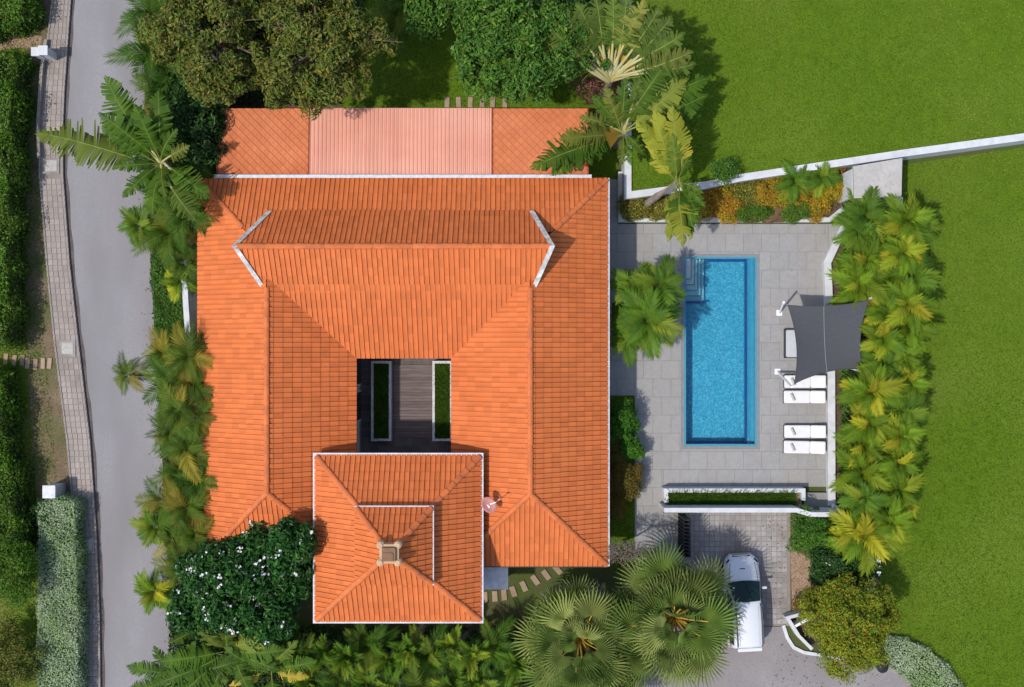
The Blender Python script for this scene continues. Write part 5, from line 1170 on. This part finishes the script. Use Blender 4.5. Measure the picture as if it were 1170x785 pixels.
for i, (a, b, z, s_, fv) in enumerate(RS):
    if i in SPECIAL: lab = SPECIAL[i]
    else:
        k_ += 1; half = 'upper stretch of roadside palms above the clipped hedge' if b < 350 else 'lower stretch of roadside palms along the left eave'
        if b > 350 and not hasattr(tree, 'low'): tree.low = True; k_ = 1
        lab = '{} palm from the top in the {}'.format(ORD[k_ - 1], half)
    ln = (-.9, .15) if i == 15 else (-.5, 0) if i in (8, 30) else (0, 0)
    palm(a + (0 if i in SPECIAL else 3 if b > 390 else 8), b, z + (.95 if a > 203 and b > 390 else .9 if i == 10 else 0), lab, fv, 12, s_ * (1.0 if b > 390 else 1.1), 'palm', 'palms between the road and the house', el=(1.15, -.15), seed=i + 200, lean=ln)
# palms along the bottom
BT = [(345, 748), (372, 740), (398, 752), (422, 738), (446, 750), (468, 736), (492, 748), (516, 736), (540, 748), (566, 740), (590, 756), (358, 778), (388, 782), (418, 778), (450, 782), (482, 778), (514, 780), (546, 778), (578, 784)]
for i, (a, b) in enumerate(BT):
    lab = '{} feathery palm from the left in the {} row below the pavilion'.format(ORD[i if i < 11 else i - 11], 'upper' if i < 11 else 'bottom-edge')
    palm(a, b + rng.uniform(-4, 4), rng.uniform(1.6, 2.3), lab, FB if i % 3 else FD, 11, rng.uniform(.6, .78), 'palm', 'palm row below the pavilion', el=(1.35, .25), seed=i + 300)
# fan palms
def fan_palm(px, py, z, lab, n_, sc_, seed, dead=6, el=(1.25, -.05)):
    t = palm(px, py, z, lab, FF, n_, sc_, 'fan_palm', 'fan palms in front of the driveway', 'palm', el, .16, seed, fname='fan_leaf')
    q = random.Random(seed)
    for i in range(dead): put(t, 'dead_leaf', FX[i % 2], z - .35, math.radians(lerp(60, 150, i / max(1, dead - 1))), -.35 + q.uniform(-.1, .1), sc_ * 1.12, q.uniform(-.3, .3))
fan_palm(770, 704, 3.5, 'right and taller fan palm with a wide round crown beside the car', 44, 1.15, 5)
fan_palm(662, 728, 3.3, 'left fan palm with yellow leaf stalks below the right wing roof', 36, 1.12, 6)
fan_palm(690, 792, 2.8, 'lowest fan palm half cut by the bottom edge', 20, .8, 7, 0)
for s_ in range(2): pass
c = W(716, 668, 3.6); 
tree('dry_bush', 'dry pale twiggy palm flower stalks above the two fan palms', 'shrub', 720, 632, (1.5, .45), 3.0, 'dead_frond', 40, 40, .3, .12, 88, None, trunk=.06, limbs=20, zr=.5, aspect=.2)
# traveller palms and bananas ---------------------------------------------------------------
BA = [paddle(.6, 2.6, 1.15, s, 'banana', .35, .75, .6, strips=28) for s in range(3)]
BY = [paddle(.7, 2.3, 1.0, s + 5, 'banana_yellow', .35, .7, .5, strips=20) for s in range(2)]
BO = [paddle(1.9, 2.8, 1.6, s + 8, 'banana_olive', .25, .55, .75, 'petiole_pale', pet_r=.12, strips=34) for s in range(3)]
BL = [paddle(.9, 3.5, 1.75, s + 14, 'banana', .30, .62, .8, strips=38) for s in range(3)]
def leafplant(name, lab, px, py, z, leaves, base=0.0, lean=(0, 0), trunk=.14, cat='palm', group=None, tm='bark_grey'):
    """leaves: (mesh, azimuth deg in the picture with 90 = up, elevation deg, scale, roll)"""
    c = W(px, py, z); b = (c.x - lean[0], c.y - lean[1], base); t = thing(name, lab, cat, b, group)
    MB().tube([b, (b[0] + lean[0] * .45, b[1] + lean[1] * .45, lerp(base, z, .55)), (c.x, c.y, z)], [trunk * 1.2, trunk, trunk * .9], 9).build('trunk', tm, t)
    for i, (me, az, el, s_, ro) in enumerate(leaves): put(t, 'leaf', me, z - base - .1, math.radians(az), math.radians(el), s_, math.radians(ro), lean)
    return t
fan = [(BO[i % 3], 160 - i * 10.5, 30 + 14 * math.sin(i * math.pi / 15), .80 + (.12 if i in (0, 1, 14, 15) else 0) - .05 * (i % 3), (i - 7) * 4) for i in range(16)] + [(BL[i % 3], 158 - i * 19, 24, .78 + .06 * (i % 3), (i - 4) * 6) for i in range(9)]
leafplant('traveller_palm', 'traveller palm with an orange fan of leaf stalks above the raised lawn corner', 698, 90, 3.4, fan, base=0, trunk=.2, tm='bark_grey')
def sheath(t, a0, a1, e0, R_, z, off=(0, 0)):
    mb = MB(); m_ = 40
    for i in range(m_ + 1):
        az = math.radians(lerp(a0, a1, i / m_)); el = math.radians(e0 + 12 * math.sin(i * math.pi / m_)); d = Vector((math.cos(az) * math.cos(el), math.sin(az) * math.cos(el), math.sin(el)))
        zz0 = .09 if i % 2 else .0
        for f_ in (.03, .5, .85 + .15 * (i % 2)): mb.v.append(tuple(d * R_ * f_ + Vector((off[0], off[1], z + .04 + zz0 * f_ + .1 * f_))))
    for i in range(m_):
        for k in range(2): mb.f.append((3 * i + k, 3 * i + k + 1, 3 * i + 4 + k, 3 * i + 3 + k))
    link('leaf_sheath', mb.mesh('leaf_sheath', 'petiole_gold'), t)
tp1 = bpy.data.objects['traveller_palm']; sheath(tp1, 160, 2, 30, 1.45, 3.3)
for i in range(11): put(tp1, 'leaf', BO[i % 3], 3.35, math.radians(153 - i * 14.2), math.radians(34 + 12 * math.sin(i * math.pi / 10)), .92, math.radians((i - 5) * 5))
leafplant('traveller_palm', 'traveller palm with a long torn leaf lying over the shingled roof', 712, 150, 3.2,
          [(BL[0], 205, 20, 1.2, 10), (BL[1], 196, 30, .85, -20), (BL[2], 212, 16, 1.0, 25), (BO[1], 170, 30, .55, 0), (BA[0], 60, 35, .8, 0), (BA[1], 92, 38, .85, 0), (BL[2], 38, 25, .9, 0), (BA[2], 25, 15, .9, 10), (BO[0], 50, 30, .7, 10), (BA[1], 120, 40, .8, 0), (BA[0], 265, 15, .55, 0), (BA[2], 285, 10, .55, 0), (BA[0], 310, 10, .5, 0), (BO[2], 75, 35, .6, -10), (BL[0], 46, 22, 1.08, 15), (BL[1], 60, 30, .95, -15), (BL[2], 22, 18, 1.0, 0), (BA[0], 10, 12, 1.2, 0), (BL[0], 33, 16, 1.1, -20), (BL[1], 212, 15, .62, 0), (BA[2], 140, 35, .8, 0)], trunk=.18)
sheath(bpy.data.objects['traveller_palm.001'], 235, 165, 25, 1.3, 3.1)
leafplant('traveller_palm', 'leaning palm with yellow upright leaves growing from the flower bed', 774, 208, 3.4,
          [(BY[0], 128, 30, 1.3, 25), (BY[1], 114, 36, 1.35, -10), (BY[0], 100, 40, 1.35, 0), (BA[0], 70, 50, .6, 0), (BA[1], 285, 20, .85, 0), (BY[1], 258, 18, 1.05, 0), (BY[0], 270, 22, 1.15, 0), (BA[2], 300, 20, .7, 0), (BA[1], 330, 40, .5, 0), (BO[0], 250, 40, .3, 0), (BY[1], 132, 30, .95, -20), (BY[0], 92, 45, 1.0, 10), (BA[0], 105, 50, .9, 0), (BY[1], 280, 15, 1.0, 0), (BA[2], 268, 25, .9, 0), (BA[1], 315, 25, .6, 0)], base=.25, lean=(1.25, .75), trunk=.16)
leafplant('traveller_palm', 'traveller palm with long torn leaves stretched over the road and footpath', 184, 186, 4.4,
          [(BL[0], 168, 14, 1.32, 12), (BL[1], 122, 22, 1.05, -12), (BL[2], 140, 30, .8, 0), (BO[0], 320, 18, .62, 0), (BL[1], 312, 20, .72, 10), (BO[1], 20, 40, .5, 0), (BA[0], 190, 35, .7, 0), (BA[2], 290, 35, .7, 0), (BL[2], 105, 40, .7, 0), (BA[1], 50, 40, .7, 0), (BO[2], 305, 22, .8, 0), (BL[0], 150, 25, .7, 0), (BL[1], 328, 18, .75, -10), (BA[2], 270, 25, .9, 0), (BA[0], 230, 30, .8, 0), (BL[2], 85, 25, .8, 0), (BO[1], 120, 25, .75, 0)], trunk=.2)
leafplant('banana_plant', 'banana plant with broad leaves in the lower left garden corner', 262, 742, 2.8,
          [(BL[0], 205, 15, .85, 0), (BL[1], 188, 20, .75, 0), (BA[1], 80, 45, .85, 20), (BA[2], 25, 25, .95, 0), (BL[2], 5, 20, .7, 0), (BA[0], 340, 15, .9, 0), (BA[1], 300, 15, .8, 0), (BA[2], 250, 10, .8, 0), (BA[0], 130, 35, .7, 0), (BL[1], 225, 12, .8, 0)], trunk=.13, cat='banana')
leafplant('banana_plant', 'banana plant with two pale upright leaves beside the blossoming tree', 232, 712, 2.6,
          [(BY[1], 68, 40, .85, 10), (BY[0], 55, 38, .75, 0), (BA[0], 160, 25, .6, 0), (BA[1], 210, 20, .6, 0), (BA[2], 350, 25, .6, 0), (BA[0], 120, 35, .6, 0)], trunk=.1, cat='banana')
leafplant('banana_plant', 'banana plant at the bottom edge beside the road', 205, 772, 2.4,
          [(BL[0], 195, 15, .6, 0), (BL[2], 165, 20, .6, 0), (BL[1], 20, 18, .8, 0), (BA[0], 60, 30, .8, 0), (BA[1], 120, 30, .7, 0), (BO[2], 0, 20, .6, 0), (BA[2], 230, 15, .8, 0), (BA[0], 320, 15, .8, 0)], trunk=.12, cat='banana')
leafplant('banana_plant', 'banana plant with wide leaves at the bottom edge right of the dry leaf', 308, 764, 2.6,
          [(BL[1], 15, 18, .6, 0), (BA[0], 45, 25, .75, 0), (BA[1], 150, 20, .8, 0), (BA[2], 175, 18, .8, 0), (BA[0], 100, 35, .6, 0), (BY[0], 350, 15, .7, 0), (BA[1], 280, 15, .8, 0), (BY[1], 200, 15, .7, 0)], trunk=.12, cat='banana')
fan_palm(283, 722, 2.6, 'small dark fan palm under the blossoming tree', 12, .5, 9, 0, (.9, 0))

def litter(name, label, polys, n, z, size, seed):
    q = np.random.default_rng(seed); Ps = []
    for poly in polys:
        pl_ = FR(poly); x = q.uniform(min(p[0] for p in pl_), max(p[0] for p in pl_), n); y = q.uniform(min(p[1] for p in pl_), max(p[1] for p in pl_), n); k = in_poly(x, y, pl_); Ps.append(np.stack([x[k], y[k], np.full(k.sum(), z)], 1))
    P = np.concatenate(Ps); V, F = leaf_arrays(P, q.normal(size=(len(P), 3)) * .18 + np.array([0, 0, 1]), size * q.uniform(.5, 1.4, len(P)), .5, .1)
    o = link(name, quadmesh(name, V, F, 'dry_leaf')); o['kind'] = 'stuff'; tag(o, label, 'leaf litter')
pm('dry_leaf', (0.20, 0.12, 0.05), (0.13, 0.08, 0.035), scale=4, rough=0.9, island=0.4)
litter('fallen_leaves', 'dry fallen leaves along the right edge of the road', [[(152, 0), (166, 0), (166, 200), (176, 380), (186, 550), (198, 650), (200, 740), (186, 785), (180, 700), (178, 600), (165, 450), (158, 250)]], 700, .03, .10, 1)
litter('fallen_leaves', 'dry fallen leaves on the driveway below the orange-tipped tree', [[(890, 735), (1000, 758), (1010, 785), (880, 785)], [(870, 590), (900, 590), (900, 712), (885, 712)]], 120, .045, .09, 2)
litter('fallen_leaves', 'dry fallen leaves along the footpath kerb', [[(70, 20), (79, 20), (72, 200), (104, 500), (114, 785), (106, 785), (96, 500), (66, 200)]], 300, .15, .08, 3)
